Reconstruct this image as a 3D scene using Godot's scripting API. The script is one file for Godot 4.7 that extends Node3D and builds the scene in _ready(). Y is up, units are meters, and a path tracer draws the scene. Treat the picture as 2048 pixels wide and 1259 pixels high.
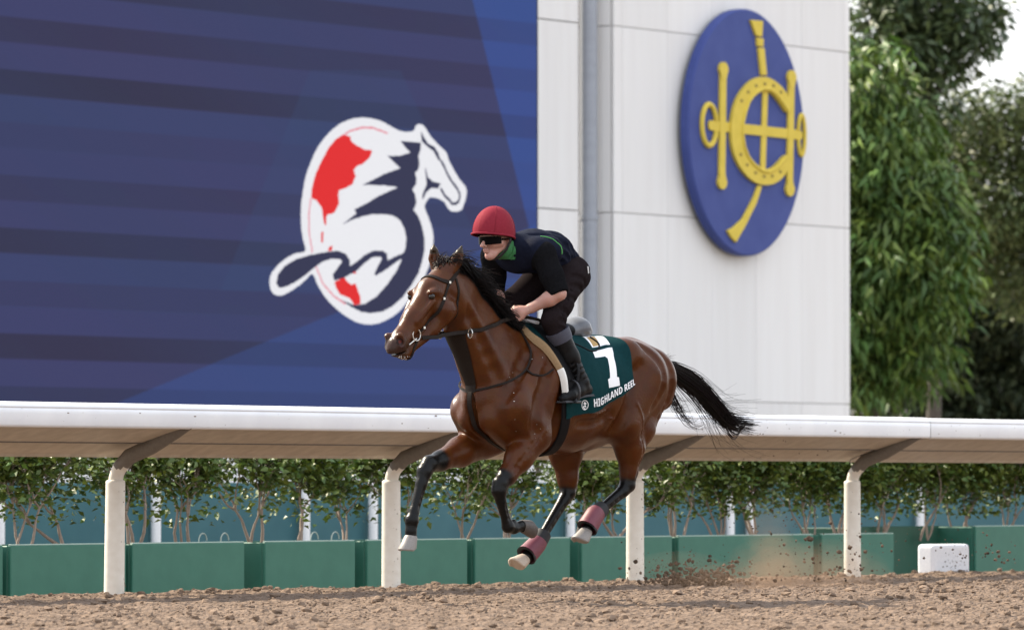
extends Node3D

# ---------------------------------------------------------------- helpers
var rng := RandomNumberGenerator.new()
var mats := {}
var used := {}

func lin(r: float, g: float, b: float) -> Color:
	return Color(r, g, b).linear_to_srgb()

func rnd(a: float, b: float) -> float:
	return rng.randf_range(a, b)

func plain_mat(c: Color, rough := 0.7, spec := 0.5, metal := 0.0) -> StandardMaterial3D:
	var m := StandardMaterial3D.new()
	m.albedo_color = c
	m.roughness = rough
	m.metallic_specular = spec
	m.metallic = metal
	return m

func noise_tex(freq: float, lo: Color, hi: Color, sd := 1, size := 512, oct := 4) -> NoiseTexture2D:
	var n := FastNoiseLite.new()
	n.seed = sd
	n.noise_type = FastNoiseLite.TYPE_SIMPLEX_SMOOTH
	n.frequency = freq
	n.fractal_octaves = oct
	var t := NoiseTexture2D.new()
	t.width = size
	t.height = size
	t.seamless = true
	t.noise = n
	var g := Gradient.new()
	g.set_color(0, lo)
	g.set_color(1, hi)
	t.color_ramp = g
	return t

func bump_tex(freq: float, strength: float, sd := 1, size := 512, oct := 4) -> NoiseTexture2D:
	var n := FastNoiseLite.new()
	n.seed = sd
	n.frequency = freq
	n.fractal_octaves = oct
	var t := NoiseTexture2D.new()
	t.width = size
	t.height = size
	t.seamless = true
	t.as_normal_map = true
	t.bump_strength = strength
	t.noise = n
	return t

# a material with mottled colour (grain in world space) and a fine normal map
func mottled(lo: Color, hi: Color, rough: float, scale: float, freq := 0.02, bump := 0.0, sd := 1, spec := 0.5) -> StandardMaterial3D:
	var m := plain_mat(Color.WHITE, rough, spec)
	m.albedo_texture = noise_tex(freq, lo, hi, sd)
	m.uv1_triplanar = true
	m.uv1_scale = Vector3.ONE * scale
	if bump > 0.0:
		m.normal_enabled = true
		m.normal_texture = bump_tex(freq * 3.0, bump * 8.0, sd + 7)
		m.normal_scale = bump
	return m

func vcol_mat(rough := 0.6, spec := 0.5) -> StandardMaterial3D:
	var m := plain_mat(Color.WHITE, rough, spec)
	m.vertex_color_use_as_albedo = true
	return m

func numbered(called: String) -> String:
	if not used.has(called):
		used[called] = 0
		return called
	used[called] += 1
	return "%s_%03d" % [called, used[called]]

func thing(called: String, label: String, category: String, at := Vector3.ZERO, turn := 0.0, group := "") -> Node3D:
	var o := Node3D.new()
	o.name = numbered(called)
	add_child(o)
	o.position = at
	o.rotation.y = turn
	o.set_meta("label", label)
	o.set_meta("category", category)
	if group != "":
		o.set_meta("group", group)
	return o

func part(called: String, mesh: Mesh, m: Material, parent: Node) -> MeshInstance3D:
	var o := MeshInstance3D.new()
	o.name = called
	o.mesh = mesh
	if m:
		o.material_override = m
	parent.add_child(o, true)
	return o

func structure(called: String, mesh: Mesh, m: Material) -> MeshInstance3D:
	var o := part(numbered(called), mesh, m, self)
	o.set_meta("kind", "structure")
	return o

func st_new() -> SurfaceTool:
	var st := SurfaceTool.new()
	st.begin(Mesh.PRIMITIVE_TRIANGLES)
	return st

func done(st: SurfaceTool) -> ArrayMesh:
	st.generate_normals()
	return st.commit()

func quad(st: SurfaceTool, a: Vector3, b: Vector3, c: Vector3, d: Vector3) -> void:
	st.set_smooth_group(-1)
	for v in [a, b, c, a, c, d]:
		st.add_vertex(v)

# box with bevelled edges, centre c, size s
func bevel_box(st: SurfaceTool, c: Vector3, s: Vector3, b := 0.01) -> void:
	var h := s * 0.5
	b = minf(b, minf(h.x, minf(h.y, h.z)) * 0.6)
	var i := h - Vector3(b, b, b)
	for sx: float in [-1.0, 1.0]:
		_rect(st, c + Vector3(sx * h.x, 0, 0), Vector3(0, i.y, 0), Vector3(0, 0, i.z * sx))
		_rect(st, c + Vector3(0, sx * h.y, 0), Vector3(0, 0, i.z), Vector3(i.x * sx, 0, 0))
		_rect(st, c + Vector3(0, 0, sx * h.z), Vector3(i.x, 0, 0), Vector3(0, i.y * sx, 0))
	for sx: float in [-1.0, 1.0]:
		for sy: float in [-1.0, 1.0]:
			_edge(st, c, Vector3(sx * h.x, sy * i.y, 0), Vector3(sx * i.x, sy * h.y, 0), Vector3(0, 0, i.z))
			_edge(st, c, Vector3(sx * h.x, 0, sy * i.z), Vector3(sx * i.x, 0, sy * h.z), Vector3(0, i.y, 0))
			_edge(st, c, Vector3(0, sx * h.y, sy * i.z), Vector3(0, sx * i.y, sy * h.z), Vector3(i.x, 0, 0))
			for sz: float in [-1.0, 1.0]:
				_tri_out(st, c, c + Vector3(sx * h.x, sy * i.y, sz * i.z), c + Vector3(sx * i.x, sy * h.y, sz * i.z), c + Vector3(sx * i.x, sy * i.y, sz * h.z))

func _rect(st: SurfaceTool, m: Vector3, u: Vector3, v: Vector3) -> void:
	quad(st, m - u - v, m - u + v, m + u + v, m + u - v)

func _edge(st: SurfaceTool, c: Vector3, a: Vector3, b: Vector3, w: Vector3) -> void:
	_tri_out(st, c, c + a - w, c + b - w, c + b + w)
	_tri_out(st, c, c + a - w, c + b + w, c + a + w)

func _tri_out(st: SurfaceTool, c: Vector3, p: Vector3, q: Vector3, r: Vector3) -> void:
	st.set_smooth_group(-1)
	if (q - p).cross(r - p).dot((p + q + r) / 3.0 - c) > 0.0:
		for v in [p, r, q]:
			st.add_vertex(v)
	else:
		for v in [p, q, r]:
			st.add_vertex(v)

func box_mesh(s: Vector3, b := 0.01) -> ArrayMesh:
	var st := st_new()
	bevel_box(st, Vector3.ZERO, s, b)
	return done(st)

# tube along a polyline; radii per point; flat > 0 squashes it across `flat_axis`
func tube(st: SurfaceTool, pts: Array, radii: Array, sides := 8, cap := true, col = null) -> void:
	var rings := []
	var side := Vector3.ZERO
	for i in pts.size():
		var d: Vector3 = (pts[mini(i + 1, pts.size() - 1)] - pts[maxi(i - 1, 0)]).normalized()
		if side == Vector3.ZERO:
			side = d.cross(Vector3.UP if absf(d.y) < 0.9 else Vector3.RIGHT).normalized()
		else:
			side = (side - d * side.dot(d)).normalized()
		var up := side.cross(d)
		var ring := []
		for k in sides:
			var a := TAU * k / sides
			ring.append(pts[i] + (side * cos(a) + up * sin(a)) * float(radii[i]))
		rings.append(ring)
	st.set_smooth_group(0)
	for i in pts.size() - 1:
		for k in sides:
			var k2 := (k + 1) % sides
			if col != null:
				st.set_color(col)
			for v in [rings[i][k], rings[i + 1][k2], rings[i + 1][k], rings[i][k], rings[i][k2], rings[i + 1][k2]]:
				st.add_vertex(v)
	if cap:
		st.set_smooth_group(-1)
		for e in [0, pts.size() - 1]:
			for k in range(1, sides - 1):
				if col != null:
					st.set_color(col)
				var q: Array = [rings[e][0], rings[e][k], rings[e][k + 1]]
				if e != 0:
					q.reverse()
				for v in q:
					st.add_vertex(v)

func tube_mesh(pts: Array, radii: Array, sides := 10) -> ArrayMesh:
	var st := st_new()
	tube(st, pts, radii, sides)
	return done(st)

# flat ribbon (strap) through points with face normals; width w, thickness t
func ribbon(st: SurfaceTool, pts: Array, nrm: Array, w: float, t: float) -> void:
	var rings := []
	for i in pts.size():
		var d: Vector3 = (pts[mini(i + 1, pts.size() - 1)] - pts[maxi(i - 1, 0)]).normalized()
		var n: Vector3 = (nrm[i] - d * d.dot(nrm[i])).normalized()
		var s := d.cross(n)
		rings.append([pts[i] + s * w * 0.5, pts[i] + s * w * 0.42 + n * t, pts[i] - s * w * 0.42 + n * t, pts[i] - s * w * 0.5])
	for i in pts.size() - 1:
		for k in 4:
			var k2 := (k + 1) % 4
			quad(st, rings[i][k], rings[i][k2], rings[i + 1][k2], rings[i + 1][k])
	quad(st, rings[0][3], rings[0][2], rings[0][1], rings[0][0])
	var e: Array = rings[-1]
	quad(st, e[0], e[1], e[2], e[3])

# extruded outline in the x/y plane from z0 to z1
func extrude(pts: PackedVector2Array, z0: float, z1: float, bevel := 0.0) -> ArrayMesh:
	var st := st_new()
	if Geometry2D.is_polygon_clockwise(pts):
		pts.reverse()
	var front := pts
	if bevel > 0.0:
		var q := Geometry2D.offset_polygon(pts, -bevel, Geometry2D.JOIN_MITER)
		if q.size() > 0 and q[0].size() == pts.size():
			front = q[0]
			if Geometry2D.is_polygon_clockwise(front):
				front.reverse()
			# same start corner
			var best := 0
			for k in front.size():
				if front[k].distance_to(pts[0]) < front[best].distance_to(pts[0]):
					best = k
			var turned := PackedVector2Array()
			for k in front.size():
				turned.append(front[(k + best) % front.size()])
			front = turned
	var idx := Geometry2D.triangulate_polygon(front)
	st.set_smooth_group(-1)
	for i in range(0, idx.size(), 3):
		for k in [0, 2, 1]:
			st.add_vertex(Vector3(front[idx[i + k]].x, front[idx[i + k]].y, z1))
	var zb := z1 - bevel
	for i in pts.size():
		var j := (i + 1) % pts.size()
		var a := pts[i]
		var b := pts[j]
		quad(st, Vector3(a.x, a.y, z0), Vector3(a.x, a.y, zb), Vector3(b.x, b.y, zb), Vector3(b.x, b.y, z0))
		if front != pts:
			quad(st, Vector3(a.x, a.y, zb), Vector3(front[i].x, front[i].y, z1), Vector3(front[j].x, front[j].y, z1), Vector3(b.x, b.y, zb))
	return done(st)

func vec2s(a: Array) -> PackedVector2Array:
	var r := PackedVector2Array()
	for i in range(0, a.size(), 2):
		r.append(Vector2(a[i], a[i + 1]))
	return r

func capsule2d(a: Vector2, b: Vector2, ra: float, rb: float, n := 10) -> PackedVector2Array:
	var r := PackedVector2Array()
	var ang := (b - a).angle()
	for i in n + 1:
		var t := ang + PI / 2 + PI * i / n
		r.append(a + Vector2(cos(t), sin(t)) * ra)
	for i in n + 1:
		var t := ang - PI / 2 + PI * i / n
		r.append(b + Vector2(cos(t), sin(t)) * rb)
	return r

# ---------------------------------------------------------------- distance fields, meshed as surface nets
class Field:
	var lo: Vector3
	var cell: float
	var nx: int
	var ny: int
	var nz: int
	var d: PackedFloat32Array

	func _init(a: Vector3, b: Vector3, c: float) -> void:
		lo = a
		cell = c
		nx = int(ceil((b.x - a.x) / c)) + 1
		ny = int(ceil((b.y - a.y) / c)) + 1
		nz = int(ceil((b.z - a.z) / c)) + 1
		d = PackedFloat32Array()
		d.resize(nx * ny * nz)
		d.fill(1.0)

	# tapered capsule a-b; ks squashes it across z, k is the blend, cut carves
	func bone(a: Vector3, b: Vector3, ra: float, rb: float, ks := 1.0, k := 0.03, cut := false) -> void:
		var m := maxf(k, 0.02) + 3.0 * cell + 0.03
		var r := maxf(ra, rb)
		var zm := minf(a.z, b.z) - r * ks - m
		var zM := maxf(a.z, b.z) + r * ks + m
		var x0 := maxi(0, int((minf(a.x - ra, b.x - rb) - m - lo.x) / cell))
		var x1 := mini(nx - 1, int((maxf(a.x + ra, b.x + rb) + m - lo.x) / cell) + 1)
		var y0 := maxi(0, int((minf(a.y - ra, b.y - rb) - m - lo.y) / cell))
		var y1 := mini(ny - 1, int((maxf(a.y + ra, b.y + rb) + m - lo.y) / cell) + 1)
		var z0 := maxi(0, int((zm - lo.z) / cell))
		var z1 := mini(nz - 1, int((zM - lo.z) / cell) + 1)
		var ik := 1.0 / ks
		var bx := b.x - a.x
		var by := b.y - a.y
		var bz := (b.z - a.z) * ik
		var inv := 1.0 / maxf(bx * bx + by * by + bz * bz, 1e-9)
		var dr := rb - ra
		var k4 := 0.25 / k
		var zoff := (lo.z - a.z) * ik
		var zst := cell * ik
		for ix in range(x0, x1 + 1):
			var ex := lo.x + ix * cell - a.x
			for iy in range(y0, y1 + 1):
				var ey := lo.y + iy * cell - a.y
				var base := (ix * ny + iy) * nz
				var pre := ex * bx + ey * by
				var e2 := ex * ex + ey * ey
				for iz in range(z0, z1 + 1):
					var ez := zoff + iz * zst
					var dot := pre + ez * bz
					var t := clampf(dot * inv, 0.0, 1.0)
					var gx := ex - bx * t
					var gy := ey - by * t
					var gz := ez - bz * t
					var q := sqrt(gx * gx + gy * gy + gz * gz) - ra - dr * t
					var i := base + iz
					var o := d[i]
					if cut:
						q = -q
						var h := k - absf(o - q)
						d[i] = maxf(o, q) + (h * h * k4 if h > 0.0 else 0.0)
					else:
						var h := k - absf(o - q)
						d[i] = minf(o, q) - (h * h * k4 if h > 0.0 else 0.0)

	func chain(pts: Array, k := 0.03) -> void: # [x,y,z,r,ks]
		for i in pts.size() - 1:
			var a: Array = pts[i]
			var b: Array = pts[i + 1]
			bone(Vector3(a[0], a[1], a[2]), Vector3(b[0], b[1], b[2]), a[3], b[3], (a[4] + b[4]) * 0.5 if a.size() > 4 else 1.0, k)

	func at(p: Vector3) -> float:
		var q := (p - lo) / cell
		var x := clampi(int(q.x), 0, nx - 2)
		var y := clampi(int(q.y), 0, ny - 2)
		var z := clampi(int(q.z), 0, nz - 2)
		var fx := clampf(q.x - x, 0.0, 1.0)
		var fy := clampf(q.y - y, 0.0, 1.0)
		var fz := clampf(q.z - z, 0.0, 1.0)
		var b := (x * ny + y) * nz + z
		var sx := ny * nz
		var c0 := lerpf(lerpf(d[b], d[b + 1], fz), lerpf(d[b + nz], d[b + nz + 1], fz), fy)
		var c1 := lerpf(lerpf(d[b + sx], d[b + sx + 1], fz), lerpf(d[b + sx + nz], d[b + sx + nz + 1], fz), fy)
		return lerpf(c0, c1, fx)

	func grad(p: Vector3) -> Vector3:
		var e := cell
		return Vector3(at(p + Vector3(e, 0, 0)) - at(p - Vector3(e, 0, 0)), at(p + Vector3(0, e, 0)) - at(p - Vector3(0, e, 0)), at(p + Vector3(0, 0, e)) - at(p - Vector3(0, 0, e))) / (2.0 * e)

	# moves p to the surface, off metres above it; returns [point, normal]
	func skin(p: Vector3, off := 0.0) -> Array:
		var n := Vector3.UP
		for i in 12:
			var g := grad(p)
			var l := g.length()
			if l < 0.05:
				break
			n = g / l
			p -= n * clampf((at(p) - off) / l, -0.05, 0.05)
		return [p, n]

	# first surface point met on the way from a (outside) to b (inside), off above it
	func hit(a: Vector3, b: Vector3, off := 0.0) -> Vector3:
		var n := 40
		var last := a
		for i in n + 1:
			var p := a.lerp(b, float(i) / n)
			if at(p) < off:
				var u := last
				var v := p
				for j in 8:
					var m := (u + v) * 0.5
					if at(m) < off:
						v = m
					else:
						u = m
				return v
			last = p
		return b

	# colour: Callable(Vector3 point) -> Color, linear; keep: Callable(point) -> bool leaves faces out
	func mesh(colour = null, keep = null) -> ArrayMesh:
		var verts := PackedVector3Array()
		var norms := PackedVector3Array()
		var cols := PackedColorArray()
		var ids := PackedInt32Array()
		var where := PackedInt32Array()
		where.resize(nx * ny * nz)
		where.fill(-1)
		var sx := ny * nz
		for ix in nx - 1:
			for iy in ny - 1:
				var row := ix * sx + iy * nz
				for iz in nz - 1:
					var b := row + iz
					var c0 := d[b]
					if c0 > 0.9:
						continue
					var c1 := d[b + 1]
					var c2 := d[b + nz]
					var c3 := d[b + nz + 1]
					var c4 := d[b + sx]
					var c5 := d[b + sx + 1]
					var c6 := d[b + sx + nz]
					var c7 := d[b + sx + nz + 1]
					if c0 < 0.0:
						if c1 < 0.0 and c2 < 0.0 and c3 < 0.0 and c4 < 0.0 and c5 < 0.0 and c6 < 0.0 and c7 < 0.0:
							continue
					elif c1 >= 0.0 and c2 >= 0.0 and c3 >= 0.0 and c4 >= 0.0 and c5 >= 0.0 and c6 >= 0.0 and c7 >= 0.0:
						continue
					var g := Vector3((c4 + c5 + c6 + c7) - (c0 + c1 + c2 + c3), (c2 + c3 + c6 + c7) - (c0 + c1 + c4 + c5), (c1 + c3 + c5 + c7) - (c0 + c2 + c4 + c6))
					var s := Vector3.ZERO
					var n := 0.0
					# crossings on the 12 edges
					if (c0 < 0.0) != (c1 < 0.0):
						s += Vector3(0, 0, c0 / (c0 - c1))
						n += 1.0
					if (c2 < 0.0) != (c3 < 0.0):
						s += Vector3(0, 1, c2 / (c2 - c3))
						n += 1.0
					if (c4 < 0.0) != (c5 < 0.0):
						s += Vector3(1, 0, c4 / (c4 - c5))
						n += 1.0
					if (c6 < 0.0) != (c7 < 0.0):
						s += Vector3(1, 1, c6 / (c6 - c7))
						n += 1.0
					if (c0 < 0.0) != (c2 < 0.0):
						s += Vector3(0, c0 / (c0 - c2), 0)
						n += 1.0
					if (c1 < 0.0) != (c3 < 0.0):
						s += Vector3(0, c1 / (c1 - c3), 1)
						n += 1.0
					if (c4 < 0.0) != (c6 < 0.0):
						s += Vector3(1, c4 / (c4 - c6), 0)
						n += 1.0
					if (c5 < 0.0) != (c7 < 0.0):
						s += Vector3(1, c5 / (c5 - c7), 1)
						n += 1.0
					if (c0 < 0.0) != (c4 < 0.0):
						s += Vector3(c0 / (c0 - c4), 0, 0)
						n += 1.0
					if (c1 < 0.0) != (c5 < 0.0):
						s += Vector3(c1 / (c1 - c5), 0, 1)
						n += 1.0
					if (c2 < 0.0) != (c6 < 0.0):
						s += Vector3(c2 / (c2 - c6), 1, 0)
						n += 1.0
					if (c3 < 0.0) != (c7 < 0.0):
						s += Vector3(c3 / (c3 - c7), 1, 1)
						n += 1.0
					var p := lo + (Vector3(ix, iy, iz) + s / n) * cell
					where[b] = verts.size()
					verts.append(p)
					norms.append(g.normalized())
					if colour != null:
						cols.append(colour.call(p))
		var step := [sx, nz, 1]
		for ix in range(1, nx - 1):
			for iy in range(1, ny - 1):
				var row := ix * sx + iy * nz
				for iz in range(1, nz - 1):
					var b := row + iz
					if where[b] < 0:
						continue
					var c0 := d[b] < 0.0
					for ax in 3:
						if c0 == (d[b + step[ax]] < 0.0):
							continue
						var u: int = step[(ax + 1) % 3]
						var v: int = step[(ax + 2) % 3]
						var i0 := where[b]
						var i1 := where[b - u]
						var i2 := where[b - u - v]
						var i3 := where[b - v]
						if i1 < 0 or i2 < 0 or i3 < 0:
							continue
						if keep != null and not keep.call(verts[i0]):
							continue
						if c0:
							ids.append_array([i0, i2, i1, i0, i3, i2])
						else:
							ids.append_array([i0, i1, i2, i0, i2, i3])
		var arr := []
		arr.resize(Mesh.ARRAY_MAX)
		arr[Mesh.ARRAY_VERTEX] = verts
		arr[Mesh.ARRAY_NORMAL] = norms
		arr[Mesh.ARRAY_INDEX] = ids
		if colour != null:
			arr[Mesh.ARRAY_COLOR] = cols
		var am := ArrayMesh.new()
		am.add_surface_from_arrays(Mesh.PRIMITIVE_TRIANGLES, arr)
		return am

# fills one field in slabs along x, each on a thread of its own
func parallel_field(lo: Vector3, hi: Vector3, cell: float, fill: Callable) -> Field:
	var whole := Field.new(lo, hi, cell)
	var slabs := []
	var threads := []
	var k := 4
	var at := 0
	for i in k:
		var n := whole.nx / k + (1 if i < whole.nx % k else 0)
		var s := Field.new(lo + Vector3(at * cell, 0, 0), Vector3(lo.x + (at + n - 1) * cell - cell * 0.5, hi.y, hi.z), cell)
		s.nx = n
		s.ny = whole.ny
		s.nz = whole.nz
		s.d.resize(n * whole.ny * whole.nz)
		s.d.fill(1.0)
		at += n
		slabs.append(s)
		var t := Thread.new()
		t.start(fill.bind(s))
		threads.append(t)
	whole.d = PackedFloat32Array()
	for i in k:
		threads[i].wait_to_finish()
		whole.d.append_array(slabs[i].d)
	return whole

# ---------------------------------------------------------------- camera, sky, sun
const CAM_TURN := 0.97134377 # the track runs away to the right, 55.65 degrees off the picture plane
const EXPOSURE := 2.15

func set_camera_and_light() -> void:
	var cam := Camera3D.new()
	cam.name = "camera"
	var att := CameraAttributesPhysical.new()
	att.frustum_focal_length = 228.75
	att.frustum_focus_distance = 35.2
	att.exposure_aperture = 5.6
	att.frustum_near = 0.5
	att.frustum_far = 4000.0
	cam.attributes = att
	add_child(cam)
	cam.position = Vector3(0, 0.7, 0)
	var f := Vector3(sin(CAM_TURN), 0, -cos(CAM_TURN)) + Vector3.UP * (337.5 / 12000.0)
	cam.look_at_from_position(cam.position, cam.position + f * 10.0, Vector3.UP)
	cam.current = true

	var env := Environment.new()
	env.background_mode = Environment.BG_SKY
	var sky := Sky.new()
	var sm := ProceduralSkyMaterial.new()
	sm.sky_top_color = Color(0.82, 0.855, 0.91)
	sm.sky_horizon_color = Color(0.95, 0.95, 0.94)
	sm.sky_curve = 0.25
	sm.ground_horizon_color = Color(0.75, 0.72, 0.68)
	sm.ground_bottom_color = Color(0.45, 0.40, 0.36)
	sm.sun_angle_max = 30.0
	sm.sky_energy_multiplier = 1.0
	sky.sky_material = sm
	env.sky = sky
	env.tonemap_mode = Environment.TONE_MAPPER_LINEAR
	env.tonemap_exposure = EXPOSURE
	env.sdfgi_enabled = true
	env.ssao_enabled = true
	env.ssil_enabled = true
	env.volumetric_fog_enabled = true
	env.volumetric_fog_density = 0.0
	var we := WorldEnvironment.new()
	we.name = "environment"
	we.environment = env
	add_child(we)

	var sun := DirectionalLight3D.new()
	sun.name = "sun"
	sun.light_energy = 1.5
	sun.light_color = Color(1.0, 0.95, 0.86)
	sun.light_angular_distance = 2.0
	sun.shadow_enabled = true
	add_child(sun)
	# the sun stands behind the buildings to the left
	sun.look_at_from_position(Vector3.ZERO, -Vector3(0.01, 0.66, -0.73), Vector3.UP)

# ---------------------------------------------------------------- ground
func track_height(n1: FastNoiseLite, n2: FastNoiseLite, n3: FastNoiseLite, x: float, z: float) -> float:
	var h := 0.012 * n1.get_noise_2d(x, z) + 0.022 * n2.get_noise_2d(x, z)
	var q := n3.get_noise_2d(x, z)
	h += 0.017 * absf(q) + 0.012 * maxf(0.0, n3.get_noise_2d(x * 2.3 + 40.0, z * 2.3))
	var edge := smoothstep(-23.35, -24.3, z)
	return h - 0.30 * edge

func make_ground() -> void:
	var n1 := FastNoiseLite.new()
	n1.seed = 3
	n1.frequency = 0.5
	var n2 := FastNoiseLite.new()
	n2.seed = 5
	n2.frequency = 2.6
	n2.fractal_octaves = 2
	var n3 := FastNoiseLite.new()
	n3.seed = 9
	n3.frequency = 9.0
	n3.fractal_octaves = 2

	var sand := plain_mat(Color.WHITE, 0.95, 0.2)
	sand.albedo_texture = noise_tex(0.010, lin(0.098, 0.069, 0.051), lin(0.24, 0.176, 0.134), 21, 1024, 7)
	sand.uv1_triplanar = true
	sand.uv1_world_triplanar = true
	sand.uv1_scale = Vector3.ONE * 0.7
	sand.normal_enabled = true
	sand.normal_texture = bump_tex(0.06, 10.0, 22, 512, 4)
	sand.normal_scale = 1.0
	mats["sand"] = sand

	var lower := PlaneMesh.new()
	lower.size = Vector2(4000, 4000)
	var g := structure("ground", lower, mottled(lin(0.17, 0.15, 0.125), lin(0.24, 0.21, 0.175), 0.95, 0.05, 0.02, 0.0, 31, 0.2))
	g.position = Vector3(0, -0.31, 0)

	# wide coarse track, then the fine stretch that is seen
	var st := st_new()
	quad(st, Vector3(-160, -0.05, -23.4), Vector3(260, -0.05, -23.4), Vector3(260, -0.05, 25), Vector3(-160, -0.05, 25))
	quad(st, Vector3(-160, -0.305, -24.3), Vector3(260, -0.305, -24.3), Vector3(260, -0.05, -23.4), Vector3(-160, -0.05, -23.4))
	structure("track_bed", done(st), sand)

	var step := 0.033
	var x0 := 20.0
	var z0 := -24.4
	var nx := int(26.0 / step)
	var nz := int(11.2 / step)
	var verts := PackedVector3Array()
	var norms := PackedVector3Array()
	var ids := PackedInt32Array()
	var hs := PackedFloat32Array()
	hs.resize((nx + 1) * (nz + 1))
	for i in nx + 1:
		for j in nz + 1:
			hs[i * (nz + 1) + j] = track_height(n1, n2, n3, x0 + i * step, z0 + j * step)
	verts.resize(hs.size())
	norms.resize(hs.size())
	for i in nx + 1:
		for j in nz + 1:
			var k := i * (nz + 1) + j
			verts[k] = Vector3(x0 + i * step, hs[k], z0 + j * step)
			var a := hs[mini(i + 1, nx) * (nz + 1) + j] - hs[maxi(i - 1, 0) * (nz + 1) + j]
			var b := hs[i * (nz + 1) + mini(j + 1, nz)] - hs[i * (nz + 1) + maxi(j - 1, 0)]
			norms[k] = Vector3(-a, 2.0 * step, -b).normalized()
	ids.resize(nx * nz * 6)
	var w := 0
	for i in nx:
		for j in nz:
			var k := i * (nz + 1) + j
			for q in [k, k + nz + 1, k + nz + 2, k, k + nz + 2, k + 1]:
				ids[w] = q
				w += 1
	var arr := []
	arr.resize(Mesh.ARRAY_MAX)
	arr[Mesh.ARRAY_VERTEX] = verts
	arr[Mesh.ARRAY_NORMAL] = norms
	arr[Mesh.ARRAY_INDEX] = ids
	var am := ArrayMesh.new()
	am.add_surface_from_arrays(Mesh.PRIMITIVE_TRIANGLES, arr)
	structure("track_surface", am, sand)

	# loose clods and crumbs over the track
	var mm := MultiMesh.new()
	mm.transform_format = MultiMesh.TRANSFORM_3D
	mm.use_colors = true
	mm.mesh = clod_mesh(4)
	var cnt := 22000
	mm.instance_count = cnt
	for i in cnt:
		var d := 27.5 + pow(rng.randf(), 0.8) * 20.0
		var u := rnd(-0.09, 0.09)
		var p := Vector3(sin(CAM_TURN) * d + cos(CAM_TURN) * u * d, 0, -cos(CAM_TURN) * d + sin(CAM_TURN) * u * d)
		if p.z < -23.5:
			p.z = rnd(-23.4, -19.0)
		var s := rnd(0.002, 0.008)
		if rng.randf() < 0.07:
			s = rnd(0.009, 0.026)
		p.y = track_height(n1, n2, n3, p.x, p.z) + s * 0.3
		var b := Basis.from_euler(Vector3(rnd(0, TAU), rnd(0, TAU), rnd(0, TAU))).scaled(Vector3(s * rnd(0.8, 1.5), s * rnd(0.6, 1.0), s * rnd(0.8, 1.5)))
		mm.set_instance_transform(i, Transform3D(b, p))
		var v := rnd(0.75, 1.25)
		mm.set_instance_color(i, Color(0.19 * v, 0.136 * v, 0.10 * v))
	var mi := MultiMeshInstance3D.new()
	mi.name = "loose_dirt"
	mi.multimesh = mm
	mi.material_override = vcol_mat(0.95, 0.2)
	mi.set_meta("kind", "stuff")
	mi.set_meta("label", "loose crumbs and clods of brown dirt over the track")
	mi.set_meta("category", "dirt")
	add_child(mi)

func clod_mesh(sd: int) -> ArrayMesh:
	var r := RandomNumberGenerator.new()
	r.seed = sd
	var s := SphereMesh.new()
	s.radius = 1.0
	s.height = 2.0
	s.radial_segments = 7
	s.rings = 4
	var a := s.get_mesh_arrays()
	var v: PackedVector3Array = a[Mesh.ARRAY_VERTEX]
	var n := FastNoiseLite.new()
	n.seed = sd
	n.frequency = 0.7
	for i in v.size():
		v[i] *= 1.0 + 0.75 * n.get_noise_3dv(v[i])
	var st := st_new()
	st.set_smooth_group(-1)
	var ix: PackedInt32Array = a[Mesh.ARRAY_INDEX]
	for i in ix:
		st.add_vertex(v[i])
	return done(st)

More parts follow.
